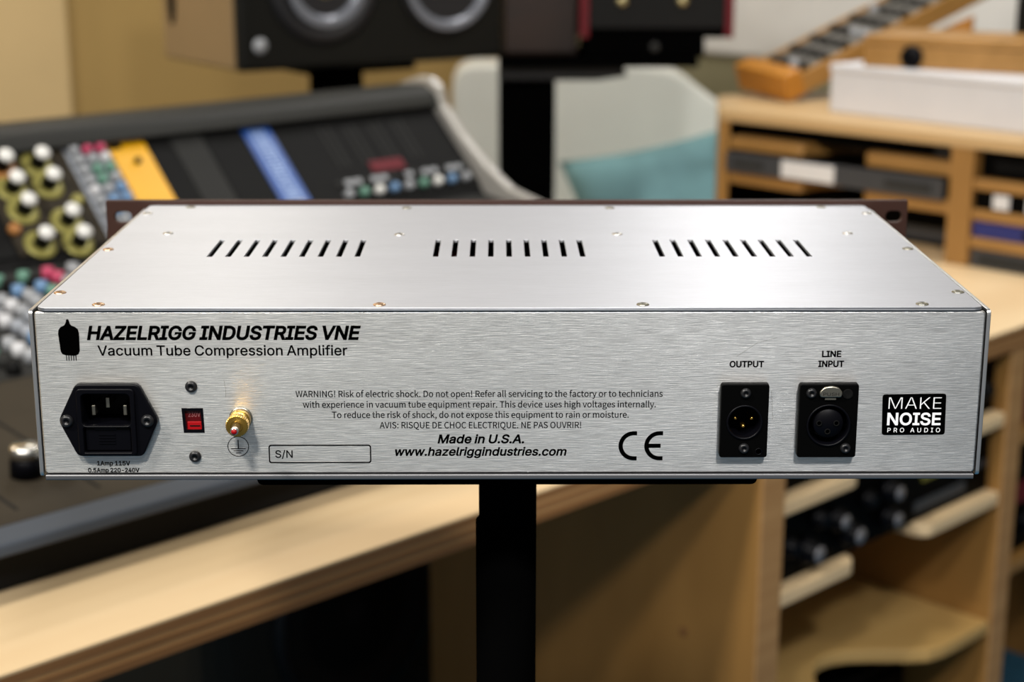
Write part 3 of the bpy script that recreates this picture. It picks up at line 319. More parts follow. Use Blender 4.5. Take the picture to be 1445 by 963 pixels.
M['panel_cloth'] = mat('cream_acoustic_cloth', (0.66, 0.47, 0.23), 0.9, var=0.05, vscale=3)
M['white_board'] = mat('white_board', (0.72, 0.71, 0.69), 0.5)
M['sofa'] = mat('white_upholstery', (0.80, 0.80, 0.74), 0.85, var=0.05, vscale=6)
M['teal'] = mat('teal_cotton', (0.17, 0.33, 0.36), 0.85, var=0.25, vscale=7)
M['alu_grey'] = mat('console_aluminium', (0.42, 0.40, 0.37), 0.4, 0.4)
M['con_dark'] = mat('console_graphite', (0.008, 0.008, 0.008), 0.65, spec=0.10)
M['con_hood'] = mat('console_hood_grey', (0.022, 0.022, 0.02), 0.5, spec=0.2)
M['con_brown'] = mat('console_fader_panel', (0.035, 0.028, 0.019), 0.65, spec=0.12, var=0.15, vscale=12)
M['con_lip'] = mat('console_lip_blue_grey', (0.05, 0.058, 0.072), 0.5, spec=0.15)
M['con_mid'] = mat('module_mid_grey', (0.028, 0.028, 0.027), 0.65, spec=0.1)
M['yellow'] = mat('yellow_panel', (0.80, 0.40, 0.0), 0.45)
M['blue'] = mat('blue_panel', (0.008, 0.07, 0.32), 0.45)
M['pale_blue'] = mat('pale_blue_print', (0.30, 0.42, 0.68), 0.5)
M['pale_grey'] = mat('pale_grey_panel', (0.30, 0.32, 0.36), 0.5)
M['white'] = mat('white_cap', (0.80, 0.79, 0.76), 0.3)
M['olive_ring'] = mat('olive_gold_skirt', (0.30, 0.27, 0.07), 0.4, 0.3)
M['orange_ring'] = mat('orange_skirt', (0.38, 0.16, 0.04), 0.4)
M['green_soft'] = mat('soft_green_cap', (0.12, 0.27, 0.20), 0.4)
M['blue_soft'] = mat('soft_blue_cap', (0.14, 0.26, 0.45), 0.4)
M['pink'] = mat('raspberry_cap', (0.50, 0.05, 0.12), 0.4)
M['grey_cap'] = mat('grey_cap', (0.32, 0.33, 0.35), 0.4)
M['navy'] = mat('navy_panel', (0.01, 0.018, 0.14), 0.4)
M['lime'] = mat('olive_yellow_print', (0.20, 0.19, 0.03), 0.5)
M['cone'] = mat('grey_speaker_cone', (0.17, 0.18, 0.21), 0.3, 0.3)
M['rubber'] = mat('rubber_surround', (0.012, 0.012, 0.014), 0.45, spec=0.4)
M['spk_black'] = mat('speaker_black', (0.006, 0.006, 0.005), 0.5, spec=0.15)
M['spk_side'] = mat('speaker_taupe_side', (0.24, 0.16, 0.08), 0.5)
M['box_white'] = mat('white_carton', (0.60, 0.60, 0.63), 0.55)
M['dull_gold'] = mat('dull_gold_screw', (0.45, 0.38, 0.20), 0.35, 0.8)
M['charcoal'] = mat('charcoal_cloth', (0.02, 0.02, 0.016), 0.8)
M['rack_grey'] = mat('rack_slate', (0.035, 0.038, 0.045), 0.4)
M['knob_shine'] = mat('smoky_knob_cap', (0.20, 0.20, 0.22), 0.25, 0.4)
M['red_dark'] = mat('dark_red_panel', (0.11, 0.004, 0.010), 0.5, spec=0.2)

fl = MB().box(-3.5, 4.5, -2.5, 6.5, -0.06, 0.0).build('floor', M['carpet'], kind='structure')
wl = lmesh('wall_back', MB().box(-3.2, 3.0, 0, 0.10, -0.74, 2.0), M['tan_wall'], 0, 2.3, kind='structure')
wr = lmesh('wall_right', MB().box(0, 0.10, -3.2, 2.3, -0.74, 2.0), M['olive_wall'], 3.0, 0, kind='structure')
lmesh('baseboard_back', MB().box(-3.2, 2.98, 0, 0.016, -0.74, -0.64), M['birch'], 0, 2.284, kind='structure')
lmesh('baseboard_right', MB().box(0, 0.016, -3.2, 2.28, -0.74, -0.64), M['birch'], 2.984, 0, kind='structure')

t = lthing('acoustic_panel', 'cream cloth acoustic panel on the tan wall at the left edge', 'panel', 0.9, 2.3, -0.05)
MB().box(-0.55, 0.455, -0.045, -0.001, 0, 1.2).build('cloth_cover', M['panel_cloth'], t, 0.012)
MB().box(-0.555, 0.46, -0.012, -0.0005, -0.005, 1.205).build('frame', M['birch'], t)
t = lthing('wall_board', 'large white board hanging on the olive wall above the white sofa', 'board', 3.0, 1.45, 0.135)
MB().box(-0.030, -0.001, -0.62, 0.47, 0, 1.1).build('board_face', M['white_board'], t, 0.01)
MB().box(-0.012, -0.0005, -0.625, 0.475, -0.006, 1.106).build('frame', M['alu_grey'], t)

# ------------------------------------------------------------------ the big desk
t = lthing('studio_desk', 'large birch plywood studio desk with rack bays running behind the silver amplifier', 'desk')
top = MB().prism([(-1.0, 0), (2.05, 0), (2.05, 0.60), (1.80, 0.60), (1.80, 0.76), (1.60, 0.76), (1.60, 0.70), (1.18, 0.70), (1.18, 0.93), (-1.0, 0.93)], 'z', -0.002, 0)
top.build('desktop', M['birch'], t)
zz = -0.002
for k, (th, m) in enumerate(((0.0075, 'ply_dark'), (0.004, 'ply_light'), (0.005, 'ply_dark'), (0.0045, 'ply_light'), (0.007, 'ply_dark'))):
    o = MB().prism([(-1.0, 0.0006*(k % 2)), (2.05, 0.0006*(k % 2)), (2.05, 0.60), (1.80, 0.60), (1.80, 0.76), (1.60, 0.76), (1.60, 0.70), (1.18, 0.70), (1.18, 0.93), (-1.0, 0.93)], 'z', zz-th, zz).build('ply_layer', M[m], t)
    zz -= th
def side_panel(u0, u1, v1=0.54):
    o = MB().box(u0, u1, 0.004, v1, -0.74, -0.0302).build('side_panel', M['birch_warm_shaded'], t, 0.001)
    return o
p = side_panel(0.836, 0.876)
MB().box(0.836, 0.876, 0.001, 0.0038, -0.74, -0.0302).build('edge_band', M['ply_light'], p)
MB().lathe([(0.006, 0), (0.006, 0.0012)], (0.8360, 0.105, -0.286), (Vector((0, 1, 0)), Vector((0, 0, 1)), Vector((-1, 0, 0))), 16).build('screw', M['ply_dark'], p)
p = side_panel(1.360, 1.398)
MB().box(1.360, 1.398, 0.001, 0.0038, -0.74, -0.0302).build('edge_band', M['ply_light'], p)
p = side_panel(1.96, 2.0)
MB().box(0.8765, 1.3595, 0.50, 0.516, -0.72, -0.031).build('back_panel', M['birch_warm_shaded'], t)
MB().box(1.3985, 1.9595, 0.50, 0.516, -0.30, -0.031).build('back_panel', M['birch_warm_shaded'], t)
def cut_shelf(u0, u1, c0, c1, depth, cut, th, zt, name, parent, m='birch', axis='v', r=0.02, v0=0.004):
    pts = [(u0, v0)]
    n = 6
    w = c1-c0
    for i in range(n+1):      # bullnose into the cutout
        a = R(-90+90*i/n); pts.append((c0-r+r*math.cos(a), v0+r+r*math.sin(a)))
    for i in range(1, n+1):
        a = R(90*i/n/1.0); pts.append((c0+0.35*w*(1-math.cos(a)), v0+r+(cut-r)*math.sin(a)))
    for i in range(n, 0, -1):
        a = R(90*i/n); pts.append((c1-0.35*w*(1-math.cos(a)), v0+r+(cut-r)*math.sin(a)))
    for i in range(n+1):
        a = R(180+90*i/n); pts.append((c1+r+r*math.cos(a), v0+r+r*math.sin(a)))
    pts += [(u1, v0), (u1, depth), (u0, depth)]
    return pts
for zt in (-0.113, -0.222):
    pts = cut_shelf(0.8765, 1.3595, 1.035, 1.18, 0.46, 0.10, 0.02, zt, 'shelf', t)
    MB().prism(pts, 'z', zt-0.019, zt).build('shelf', M['birch'], t, 0.003)
# lowest shelf with its wavy finger cut-out
pts = [(0.8765, 0.004), (0.955, 0.004), (0.985, 0.012)]
for i in range(13):
    k = i/12; pts.append((0.99+0.235*k, 0.012+0.085*math.sin(PI*k)**1.3))
pts += [(1.25, 0.006), (1.28, 0.004), (1.3595, 0.004), (1.3595, 0.46), (0.8765, 0.46)]
MB().prism(pts, 'z', -0.424, -0.405).build('shelf', M['birch_gold'], t, 0.003)
MB().box(1.3985, 1.9595, 0.004, 0.46, -0.355, -0.335).build('shelf', M['birch_warm_shaded'], t, 0.003)
MB().box(1.3985, 1.9595, 0.004, 0.46, -0.17, -0.15).build('shelf', M['birch_warm_shaded'], t, 0.003)

# gear under the desk
def rack_unit(u0, u1, z0, z1, depth, label, panel, knobs=(), group=None, name='rack_unit', v0=0.022):
    w = u1-u0; h = z1-z0
    q = lthing(name, label, 'audio unit', u0, v0, z0, group)
    MB().box(0.012, w-0.012, 0.004, depth, 0.0005, h-0.002).build('case', M['black_satin'], q, 0.001)
    fp = MB().box(0, w, 0, 0.004, 0.0002, h-0.001).build('front_panel', M[panel], q, 0.0006)
    for (ku, kz, r, l, cap) in knobs:
        k = MB().lathe([(r, 0), (r, l*0.45), (r*0.8, l*0.5), (r*0.74, l*0.96), (r*0.66, l)], (ku, 0.0, kz), 'y', 20).build('knob', M['black'], q)
        if cap: MB().lathe([(r*0.6, 0), (r*0.55, 0.0015), (0, 0.0022)], (ku, -l, kz), 'y', 16).build('knob_cap', M[cap], k)
    return q
def dz(z): return z+0.2218
q = rack_unit(0.879, 1.357, -0.2218, -0.134, 0.30, 'black rack unit with smoky round knobs in the bay under the desk', 'black_satin',
    [(0.066, 0.030, 0.017, 0.024, 'knob_shine'), (0.035, 0.042, 0.013, 0.016, None), (0.148, 0.030, 0.017, 0.024, 'knob_shine'), (0.125, 0.052, 0.015, 0.018, 'knob_shine'),
     (0.235, 0.026, 0.015, 0.020, 'knob_shine'), (0.235, 0.060, 0.015, 0.020, 'knob_shine'), (0.19, 0.06, 0.012, 0.015, None), (0.09, 0.062, 0.012, 0.015, None)])
MB().box(0.315, 0.375, -0.0015, 0.0, 0.050, 0.072).build('yellow_legend', M['lime'], q)
MB().box(0.30, 0.42, -0.0015, 0.0, 0.012, 0.026).build('display_window', M['rack_grey'], q)
for k in range(4): MB().box(0.402+0.018*k, 0.412+0.018*k, -0.004, 0.0, 0.036, 0.044).build('push_button', M['rack_grey'], q)
q = rack_unit(0.879, 1.357, -0.1128, -0.036, 0.30, 'black rack unit on the top shelf under the desktop', 'black_satin',
    [(0.08+0.09*k, 0.036, 0.014, 0.018, None) for k in range(5)])
q = rack_unit(1.402, 1.955, -0.1498, -0.060, 0.30, 'dark red fronted unit in the far bay under the desk at the right edge', 'red_dark', [(0.08, 0.04, 0.016, 0.02, None)])
q = rack_unit(1.402, 1.955, -0.3348, -0.210, 0.30, 'black unit with red front strip on the lower shelf at the right edge', 'black_satin', [(0.06, 0.04, 0.018, 0.02, None)])
MB().box(0.004, 0.40, -0.0015, 0.0, 0.07, 0.10).build('red_strip', M['red_dark'], q)
q = lthing('equipment_case', 'black equipment case on the carpet below the wavy plywood shelf', 'case', 0.90, 0.10, -0.74)
MB().box(0, 0.42, 0, 0.36, 0.012, 0.255).build('body', M['black_satin'], q, 0.01)
MB().box(0.004, 0.416, 0.004, 0.356, 0.2555, 0.275).build('lid', M['black_satin'], q, 0.006)
for (a, b) in ((0.03, 0.03), (0.39, 0.03), (0.03, 0.33), (0.39, 0.33)):
    MB().lathe([(0.015, 0), (0.015, 0.0118)], (a, b, 0.0), 'z', 12).build('foot', M['rubber'], q)

# dark things on the carpet in the knee space, left of the panel
q = lthing('subwoofer_cabinet', 'charcoal cloth covered subwoofer on the blue carpet under the desk', 'subwoofer', 0.62, 0.74, -0.74)
MB().prism(roundpoly([(0.0, 0.0), (0.50, 0.0), (0.50, 0.38), (0.0, 0.38)], 0.06), 'z', 0.045, 0.50).build('body', M['charcoal'], q, 0.012)
MB().prism(roundpoly([(0.02, 0.02), (0.48, 0.02), (0.48, 0.36), (0.02, 0.36)], 0.05), 'z', 0.0, 0.0448).build('plinth', M['black_matte'], q)
MB().lathe([(0.15, 0), (0.15, 0.006), (0.13, 0.010), (0.12, 0.002), (0.04, -0.004), (0, 0.004)], (0.25, 0.0, 0.27), 'y', 32).build('driver', M['rubber'], q)

# ------------------------------------------------------------------ hutch on the right of the desk
UH = 1.645
t = lthing('desk_hutch', 'birch plywood hutch with shelves standing on the right end of the desk', 'shelf', UH, 0, 0.0)
MB().prism([(0, 0.0), (0.46, 0.0), (0.46, 0.52), (0.30, 0.79), (0.15, 0.835), (-0.004, 0.712)], 'z', 0.176, 0.194).build('top_board', M['birch_top'], t, 0.002)
MB().prism([(0.0, 0.690), (0.0, 0.712), (0.135, 0.822), (0.15, 0.803)], 'z', 0.0004, 0.1756).build('side_panel', M['birch_warm_shaded'], t, 0.001)
MB().box(0.0, 0.34, 0.239, 0.277, 0.0004, 0.1756).build('divider', M['birch_warm_shaded'], t, 0.001)
MB().box(0.0, 0.34, 0.0, 0.02, 0.0004, 0.1756).build('side_panel', M['birch_warm_shaded'], t, 0.001)
MB().box(0.345, 0.352, 0.0, 0.60, 0.0004, 0.1756).build('back_panel', M['birch_warm_shaded'], t)
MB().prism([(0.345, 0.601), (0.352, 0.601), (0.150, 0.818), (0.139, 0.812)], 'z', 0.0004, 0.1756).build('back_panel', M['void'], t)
def hshelf(v0, v1, c0, c1, zt, th=0.021, depth=0.33):
    pts = cut_shelf(v0, v1, c0, c1, depth, 0.10, th, zt, 'shelf', t, r=0.012, v0=0.002)
    pts = [(b, a) for a, b in pts]
    MB().prism(pts, 'z', zt-th, zt).build('shelf', M['birch_warm_shaded'], t, 0.002)
hshelf(0.2775, 0.6895, 0.43, 0.545, 0.151)
hshelf(0.2775, 0.6895, 0.43, 0.545, 0.095)
for zt in (0.133, 0.088, 0.046):
    MB().box(0.002, 0.33, 0.0205, 0.2385, zt-0.017, zt).build('shelf', M['birch_warm_shaded'], t, 0.002)

def hutch_unit(v0, v1, z0, z1, label, panel, name='rack_unit', extras=(), depth=0.26, u0=0.02):
    q = lthing(name, label, 'audio unit', UH+u0, v0, z0)
    w = v1-v0; h = z1-z0
    MB().box(0.004, depth, 0.002, w-0.002, 0.0003, h-0.001).build('case', M['black_satin'], q, 0.001)
    MB().box(0, 0.0038, 0, w, 0.0002, h-0.0006).build('front_panel', M[panel], q, 0.0006)
    for (a, b, c, d, m, nm) in extras: MB().box(-0.003, -0.0001, a, b, c, d).build(nm, M[m], q, 0.0005)
    return q
hutch_unit(0.280, 0.687, 0.0952, 0.128, 'slate grey unit with a pale label in the middle slot of the hutch', 'rack_grey',
    extras=[(0.192, 0.292, 0.003, 0.030, 'label_white', 'paper_label'), (0.02, 0.10, 0.010, 0.022, 'con_mid', 'display_window'), (0.33, 0.39, 0.010, 0.022, 'con_mid', 'display_window')], u0=-0.012)
hutch_unit(0.280, 0.687, 0.1512, 0.174, 'thin black unit in the top slot of the hutch', 'black_satin',
    extras=[(0.01, 0.04, 0.004, 0.018, 'con_mid', 'display_window')], u0=0.03)
hutch_unit(0.290, 0.66, 0.0004, 0.058, 'black unit in the bottom slot of the hutch behind the brown faceplate', 'black_satin',
    extras=[(0.02, 0.12, 0.008, 0.03, 'rack_grey', 'display_window')], u0=0.10, depth=0.2)
hutch_unit(0.023, 0.236, 0.1332, 0.174, 'black unit in the top slot of the right hutch column', 'black_satin', extras=[(0.1, 0.19, 0.01, 0.026, 'void', 'display_window')])
hutch_unit(0.023, 0.236, 0.0882, 0.115, 'black unit with white square dials in the right hutch column', 'black_satin',
    extras=[(0.156, 0.182, 0.003, 0.024, 'label_white', 'white_dial'), (0.105, 0.128, 0.003, 0.024, 'label_white', 'white_dial'), (0.055, 0.078, 0.003, 0.024, 'label_white', 'white_dial')], u0=0.006)
hutch_unit(0.023, 0.236, 0.0462, 0.070, 'unit with a deep blue front in the right hutch column', 'navy', extras=[(0.1, 0.13, 0.006, 0.018, 'black', 'display_window')], u0=0.006)
hutch_unit(0.023, 0.236, 0.0004, 0.028, 'slate grey unit in the lowest slot of the right hutch column', 'rack_grey', extras=[(0.04, 0.2, 0.006, 0.02, 'con_mid', 'display_window')], u0=0.006)

# things on top of the hutch
q = lthing('white_carton', 'long white carton lying on the hutch under the wooden case', 'box', 1.742, 0.563, 0.1942, rot=R(-4))
# long axis runs towards -v
MB().box(0, 0.18, -0.402, 0, 0, 0.066).build('body', M['box_white'], q, 0.003)
MB().box(-0.002, 0.182, -0.404, 0.002, 0.0662, 0.078).build('lid', M['box_white'], q, 0.003)
q = lthing('wooden_case', 'honey coloured wooden case with a black clasp on the white carton', 'case', 1.738, 0.500, 0.2724, rot=R(13))
MB().box(0, 0.16, -0.46, 0, 0, 0.034).build('body', M['case_wood'], q, 0.003)
MB().box(0, 0.16, -0.46, 0, 0.0345, 0.050).build('lid', M['case_wood'], q, 0.003)
MB().lathe([(0.018, 0), (0.018, 0.005), (0.012, 0.008), (0, 0.009)], (0.0, -0.080, 0.0185), (Vector((0, 1, 0)), Vector((0, 0, 1)), Vector((-1, 0, 0))), 20).build('clasp', M['black'], q)
q = lthing('black_speaker', 'small black loudspeaker at the back of the hutch at the right edge', 'speaker', 1.975, 0.28, 0.1942)
MB().box(0.015, 0.125, -0.08, 0.10, 0, 0.30).build('cabinet', M['spk_black'], q, 0.006)
MB().lathe([(0.05, 0), (0.05, 0.004), (0.042, 0.005), (0.015, -0.006), (0, 0)], (0.015, 0.01, 0.09), (Vector((0, 1, 0)), Vector((0, 0, 1)), Vector((-1, 0, 0))), 24).build('woofer', M['rubber'], q)

# tilted modular case: long axis D rises to the right, short axis C comes towards us
D = Vector((0.82, 0.42, 0.35)).normalized(); Cx = Vector((0.60, -0.78, 0)); Cx = (Cx-D*Cx.dot(D)).normalized(); Nn = Cx.cross(D)
if Nn.z < 0: Nn = -Nn
q = thing('modular_synth_case', 'wooden synthesizer case tilted up behind the white carton with knobs on its sloping panel', 'synthesizer', (0.440, 2.262, 0.9501))
mt = Matrix((D, -Cx, Nn)).transposed()
q.rotation_euler = mt.to_euler()
L_, W_, H_ = 0.62, 0.135, 0.036
MB().box(0.018, L_-0.018, -W_+0.008, -0.008, 0, H_-0.006).build('module_panel', M['synth_panel'], q, 0.001)
MB().box(0.018, L_-0.018, -W_, -W_+0.008, 0, H_).build('side_rail', M['case_wood'], q, 0.001)
MB().box(0.018, L_-0.018, -0.008, 0, 0, H_).build('side_rail', M['case_wood'], q, 0.001)
MB().box(-0.02, 0.0175, -W_-0.004, 0.004, 0.0, H_+0.012).build('end_cheek', M['oak'], q, 0.003)
MB().box(L_-0.018, L_, -W_-0.004, 0.004, 0.0, H_+0.01).build('end_cheek', M['oak'], q, 0.003)
for i in range(12):
    for j in range(4):
        m = random.choice(['black', 'con_dark', 'con_mid', 'grey_cap', 'con_mid'])
        MB().lathe([(0.009, 0), (0.007, 0.012), (0, 0.013)], (0.045+i*0.046, -0.026-0.028*j, H_-0.006), 'z', 10).build('knob', M[m], q)
q = thing('oak_prop', 'orange oak support holding up the far end of the synthesizer case', 'support', (0.79, 2.31, 0.9345), R(-20))
MB().prism([(-0.09, 0), (0.05, 0), (0.05, 0.135), (-0.09, 0.07)], 'y', 0, 0.035).build('wedge', M['oak'], q, 0.003)

# ------------------------------------------------------------------ mixing console on the desk
t = lthing('mixing_console', 'wide graphite mixing console on the birch desk with a bare metal end cheek', 'mixing console', -0.35, 0, 0.0003)
XW = 1.45
prof = [(0.135, 0), (0.132, 0.03), (0.120, 0.040), (0.115, 0.050), (0.40, 0.0850), (0.66, 0.1130), (0.705, 0.118), (0.72, 0.135), (0.825, 0.240), (0.89, 0.24), (0.89, 0)]
MB().prism(prof, 'x', 0, XW).build('chassis', M['con_dark'], t, 0.002)
MB().prism(roundpoly([(0.100, 0.042), (0.122, 0.044), (0.130, 0.0565), (0.101, 0.0525)], 0.003), 'x', 0, XW).build('front_lip', M['con_lip'], t)
MB().prism(roundpoly([(0.800, 0.236), (0.812, 0.256), (0.835, 0.266), (0.893, 0.262), (0.893, 0.238), (0.835, 0.238), (0.822, 0.2405)], 0.006), 'x', 0, XW).build('top_hood', M['con_hood'], t)
MB().prism([(0.131, 0.0535), (0.40, 0.0852), (0.40, 0.0872), (0.131, 0.0555)], 'x', 0.0, XW-0.01).build('fader_panel', M['con_brown'], t)
ch = [(0.130, 0), (0.105, 0.03), (0.094, 0.040), (0.094, 0.060), (0.30, 0.083), (0.52, 0.107), (0.600, 0.118), (0.660, 0.132), (0.705, 0.158), (0.756, 0.196), (0.798, 0.238), (0.806, 0.262), (0.825, 0.276), (0.85, 0.276), (0.90, 0.26), (0.90, 0)]
MB().prism(ch, 'x', XW+0.0003, XW+0.017).build('end_cheek', M['alu_grey'], t, 0.004)
def slope(s, n):   # s metres down the slope from its top edge, n metres out of it
    return (0.818-0.7071*s-0.7071*n, 0.2325-0.7071*s+0.7071*n)
def smod(u0, u1, s0, s1, m, name='module_panel', n0=0.0005, n1=0.003, parent=None):
    P = [slope(s0, n0), slope(s1, n0), slope(s1, n1), slope(s0, n1)]
    return MB().prism(P, 'x', u0+0.35, u1+0.35).build(name, M[m], parent or t)
ND = Vector((0, -0.7071, 0.7071)); SD = Vector((0, -0.7071, -0.7071))
AX = (Vector((1, 0, 0)), SD, ND)
def sknob(u, s, r, l, m, cap=None, skirt=None, parent=None, n0=0.003):
    y, z = slope(s, n0)
    c = Vector((u+0.35, y, z))
    if skirt:
        k = MB().lathe([(r*2.0, 0), (r*1.9, 0.002), (r*1.2, 0.0022)], c, AX, 24).build('knob', M[skirt], t)
        MB().lathe([(r, 0.0022), (r*0.85, l)], c, AX, 18).build('stem', M[m], k)
        if cap: MB().lathe([(r*0.95, l), (r*0.95, l+0.003), (r*0.7, l+0.006), (0, l+0.007)], c, AX, 18).build('knob_cap', M[cap], k)
        return k
    k = MB().lathe([(r, 0), (r*0.9, l*0.85), (r*0.7, l), (0, l)], c, AX, 14).build('knob', M[m], t)
    return k
# strips left of the white-knob module out of frame, then the visible ones
smod(-0.34, 0.365, 0.0, 0.145, 'con_dark')
m1 = smod(0.370, 0.428, 0.0, 0.145, 'con_brown', n1=0.004)
m2 = smod(0.431, 0.487, 0.0, 0.145, 'con_brown', n1=0.004)
L0 = 0.022
for s in (0.020, 0.052, 0.085, 0.134): sknob(0.398, s, 0.0098, L0, 'black', 'white', 'olive_ring' if s > 0.03 else 'orange_ring', n0=0.0042)
for s in (0.022, 0.054, 0.108, 0.140): sknob(0.4445, s, 0.0098, L0, 'black', 'white', 'olive_ring', n0=0.0042)
sknob(0.375, 0.11, 0.008, 0.008, 'orange_ring', n0=0.0042); sknob(0.470, 0.082, 0.008, 0.008, 'olive_ring', n0=0.0042)
m3 = smod(0.4875, 0.548, 0.0, 0.145, 'pale_grey')
cl = [['grey_cap', 'pink', 'pink'], ['grey_cap', 'grey_cap', 'label_white'], ['grey_cap', 'green_soft', 'green_soft'], ['grey_cap', 'green_soft', 'grey_cap'], ['label_white', 'grey_cap', 'blue_soft'], ['grey_cap', 'blue_soft', 'blue_soft'], ['grey_cap', 'blue_soft', 'grey_cap'], ['grey_cap', 'grey_cap', 'blue_soft'], ['label_white', 'grey_cap', 'grey_cap']]
for i, row in enumerate(cl):
    for j, c in enumerate(row): sknob(0.4985+j*0.0185, 0.010+i*0.0156, 0.0068, 0.011, c)
m4 = smod(0.550, 0.603, 0.0, 0.145, 'yellow')
sknob(0.579, 0.034, 0.0045, 0.006, 'black', parent=m4)
smod(0.5505, 0.5685, 0.003, 0.012, 'con_dark', 'printed_strip', 0.0031, 0.0035, m4)
for k in range(4): smod(0.562+0.009*k, 0.568+0.009*k, 0.105+0.004*k, 0.125, 'con_dark', 'printed_mark', 0.0031, 0.0035, m4)
smod(0.605, 0.640, 0.0, 0.145, 'con_dark'); m5 = smod(0.642, 0.690, 0.0, 0.145, 'con_mid'); smod(0.692, 0.752, 0.0, 0.145, 'con_dark')
m6 = smod(0.754, 0.799, 0.0, 0.145, 'blue')
rr = random.Random(3)
for k in range(22):
    for j in range(3):
        w = 0.004+0.004*rr.random()
        smod(0.765+0.0085*j, 0.765+0.0085*j+w, 0.008+0.0062*k, 0.008+0.0062*k+0.0040, 'pale_blue', 'printed_mark', 0.0031, 0.0034, m6)
m7 = smod(0.801, 1.098, 0.0, 0.145, 'con_dark')
for k in range(4):
    for j in range(2):
        smod(0.875+0.044*k+0.014*j, 0.879+0.044*k+0.014*j, 0.018, 0.085, 'con_mid', 'meter_slot', 0.0031, 0.0042, m7)
smod(0.925, 0.985, 0.082, 0.100, 'red_dark', 'red_label', 0.0031, 0.0045, m7)
for k in range(16):
    if k in (7, 12): continue
    smod(0.852+0.0155*k, 0.863+0.0155*k, 0.108, 0.116, 'grey_cap' if k % 3 else 'con_mid', 'push_button', 0.0031, 0.006, m7)
for k in range(9):
    sknob(0.86+0.027*k, 0.132, 0.007, 0.010, ['grey_cap', 'green_soft', 'white', 'blue_soft'][k % 4])
for k in range(12): smod(0.700+0.0075*k, 0.705+0.0075*k, 0.128, 0.136, 'label_white' if k < 7 else 'grey_cap', 'push_button', 0.0031, 0.006)
# channel strips: small knobs between the slope and the faders
base = lambda v: 0.0862+(v-0.40)*0.108+0.0008
for i in range(11):
    for j in range(13):
        u = 0.10+0.030*i+0.004*rr.random(); v = 0.415+0.0205*j
        c = rr.choice(['grey_cap', 'grey_cap', 'white', 'label_white', 'con_mid', 'con_dark', 'green_soft', 'blue_soft', 'pale_grey', 'pink' if j > 8 else 'grey_cap'])
        z = base(v)
        MB().lathe([(0.0078, 0), (0.0066, 0.012), (0, 0.013)], (u+0.35, v, z), 'z', 12).build('knob', M[c], t)
MB().prism([(0.405, 0.0857), (0.658, 0.1132), (0.698, 0.1182), (0.698, 0.119), (0.405, 0.0870)], 'x', 0.02, XW-0.02).build('channel_panel', M['con_mid'], t)
for i in range(12):
    u = -0.03+0.075*i
    f = MB().prism([(0.15, 0.0556), (0.34, 0.0781), (0.34, 0.0806), (0.15, 0.0581)], 'x', u+0.35-0.0015, u+0.35+0.0015).build('fader_slot', M['con_dark'], t)
k = MB().lathe([(0.014, 0), (0.013, 0.014), (0.011, 0.016)], (0.084+0.35, 0.203, 0.0648), 'z', 24).build('knob', M['black'], t)
MB().lathe([(0.0135, 0.0162), (0.0135, 0.024), (0.011, 0.026), (0, 0.0262)], (0.084+0.35, 0.203, 0.0648), 'z', 24).build('knob_cap', M['steel'], k)
k = MB().lathe([(0.011, 0), (0.011, 0.014), (0.009, 0.016), (0, 0.0162)], (0.112+0.35, 0.190, 0.0630), 'z', 24).build('knob', M['grey_cap'], t)

# ------------------------------------------------------------------ loudspeakers and their stands
def ring(c, r, m, parent, name, prof): return MB().lathe([(r*a, h) for a, h in prof], c, 'y', 40, cap=False).build(name, m, parent)
sp = thing('studio_monitor', 'wide black two woofer studio monitor with taupe sides behind the console', 'speaker', (-0.4071, 1.9110, 1.0065), R(33))
MB().box(0, 0.49, 0.022, 0.31, 0, 0.27).build('cabinet', M['spk_side'], sp, 0.006)
MB().box(-0.001, 0.491, 0, 0.0218, 0, 0.271).build('baffle', M['spk_black'], sp, 0.008)
for (x, r, ro) in ((0.150, 0.098, 0.72), (0.376, 0.090, 0.93)):
    w = ring((x, -0.0002, 0.135), r, M['rubber'], sp, 'woofer', [(1.0, 0), (1.0, 0.004), (0.93, 0.006), (0.86, 0.010), (0.78, 0.006), (0.75, 0.0045)])
    MB().lathe([(r*0.745, 0.0045), (r*0.30, 0.0006), (0.0, 0.0004)], (x, -0.0002, 0.135), 'y', 40).build('cone', M['rubber'], w)
    MB().lathe([(r*ro, 0.0112), (r*(ro-0.07), 0.0125), (r*(ro-0.17), 0.0095), (r*(ro-0.19), 0.0050)], (x, -0.0002, 0.135), 'y', 48, cap=False).build('bright_ring', M['cone'], w)
    MB().lathe([(r*0.28, 0.0012), (r*0.26, 0.004), (r*0.15, 0.009), (0, 0.011)], (x, -0.0002, 0.135), 'y', 28).build('dust_cap', M['dull_gold'], w)
MB().lathe([(0.012, 0.0002), (0.012, 0.002), (0, 0.0022)], (0.035, 0, 0.040), 'y', 20).build('round_badge', M['grey_cap'], sp)
MB().lathe([(0.024, 0.0002), (0.024, 0.003), (0.018, 0.003), (0.016, 0.0005), (0, 0.0004)], (0, 0.262, 0.10), (Vector((0, 0.55, 0)), Vector((0, 0, 1.7)), Vector((-1, 0, 0))), 24).build('side_port', M['void'], sp)
for x in (0.261,): MB().lathe([(0.020, 0.0002), (0.020, 0.004), (0.012, 0.007), (0, 0.008)], (x, 0, 0.235), 'y', 20).build('tweeter', M['dull_gold'], sp)
cs = Vector((-0.4071, 1.9110, 0))+Matrix.Rotation(R(33), 3, 'Z') @ Vector((0.245, 0.15, 0))
st = thing('speaker_stand', 'black speaker stand under the wide studio monitor behind the console', 'stand', (cs.x, cs.y, 0), R(33))
MB().box(-0.12, 0.12, -0.10, 0.12, 0, 0.02).build('base_plate', M['black_matte'], st, 0.004)
MB().box(-0.035, 0.035, -0.035, 0.035, 0.0202, 0.990).build('column', M['black_matte'], st, 0.004)
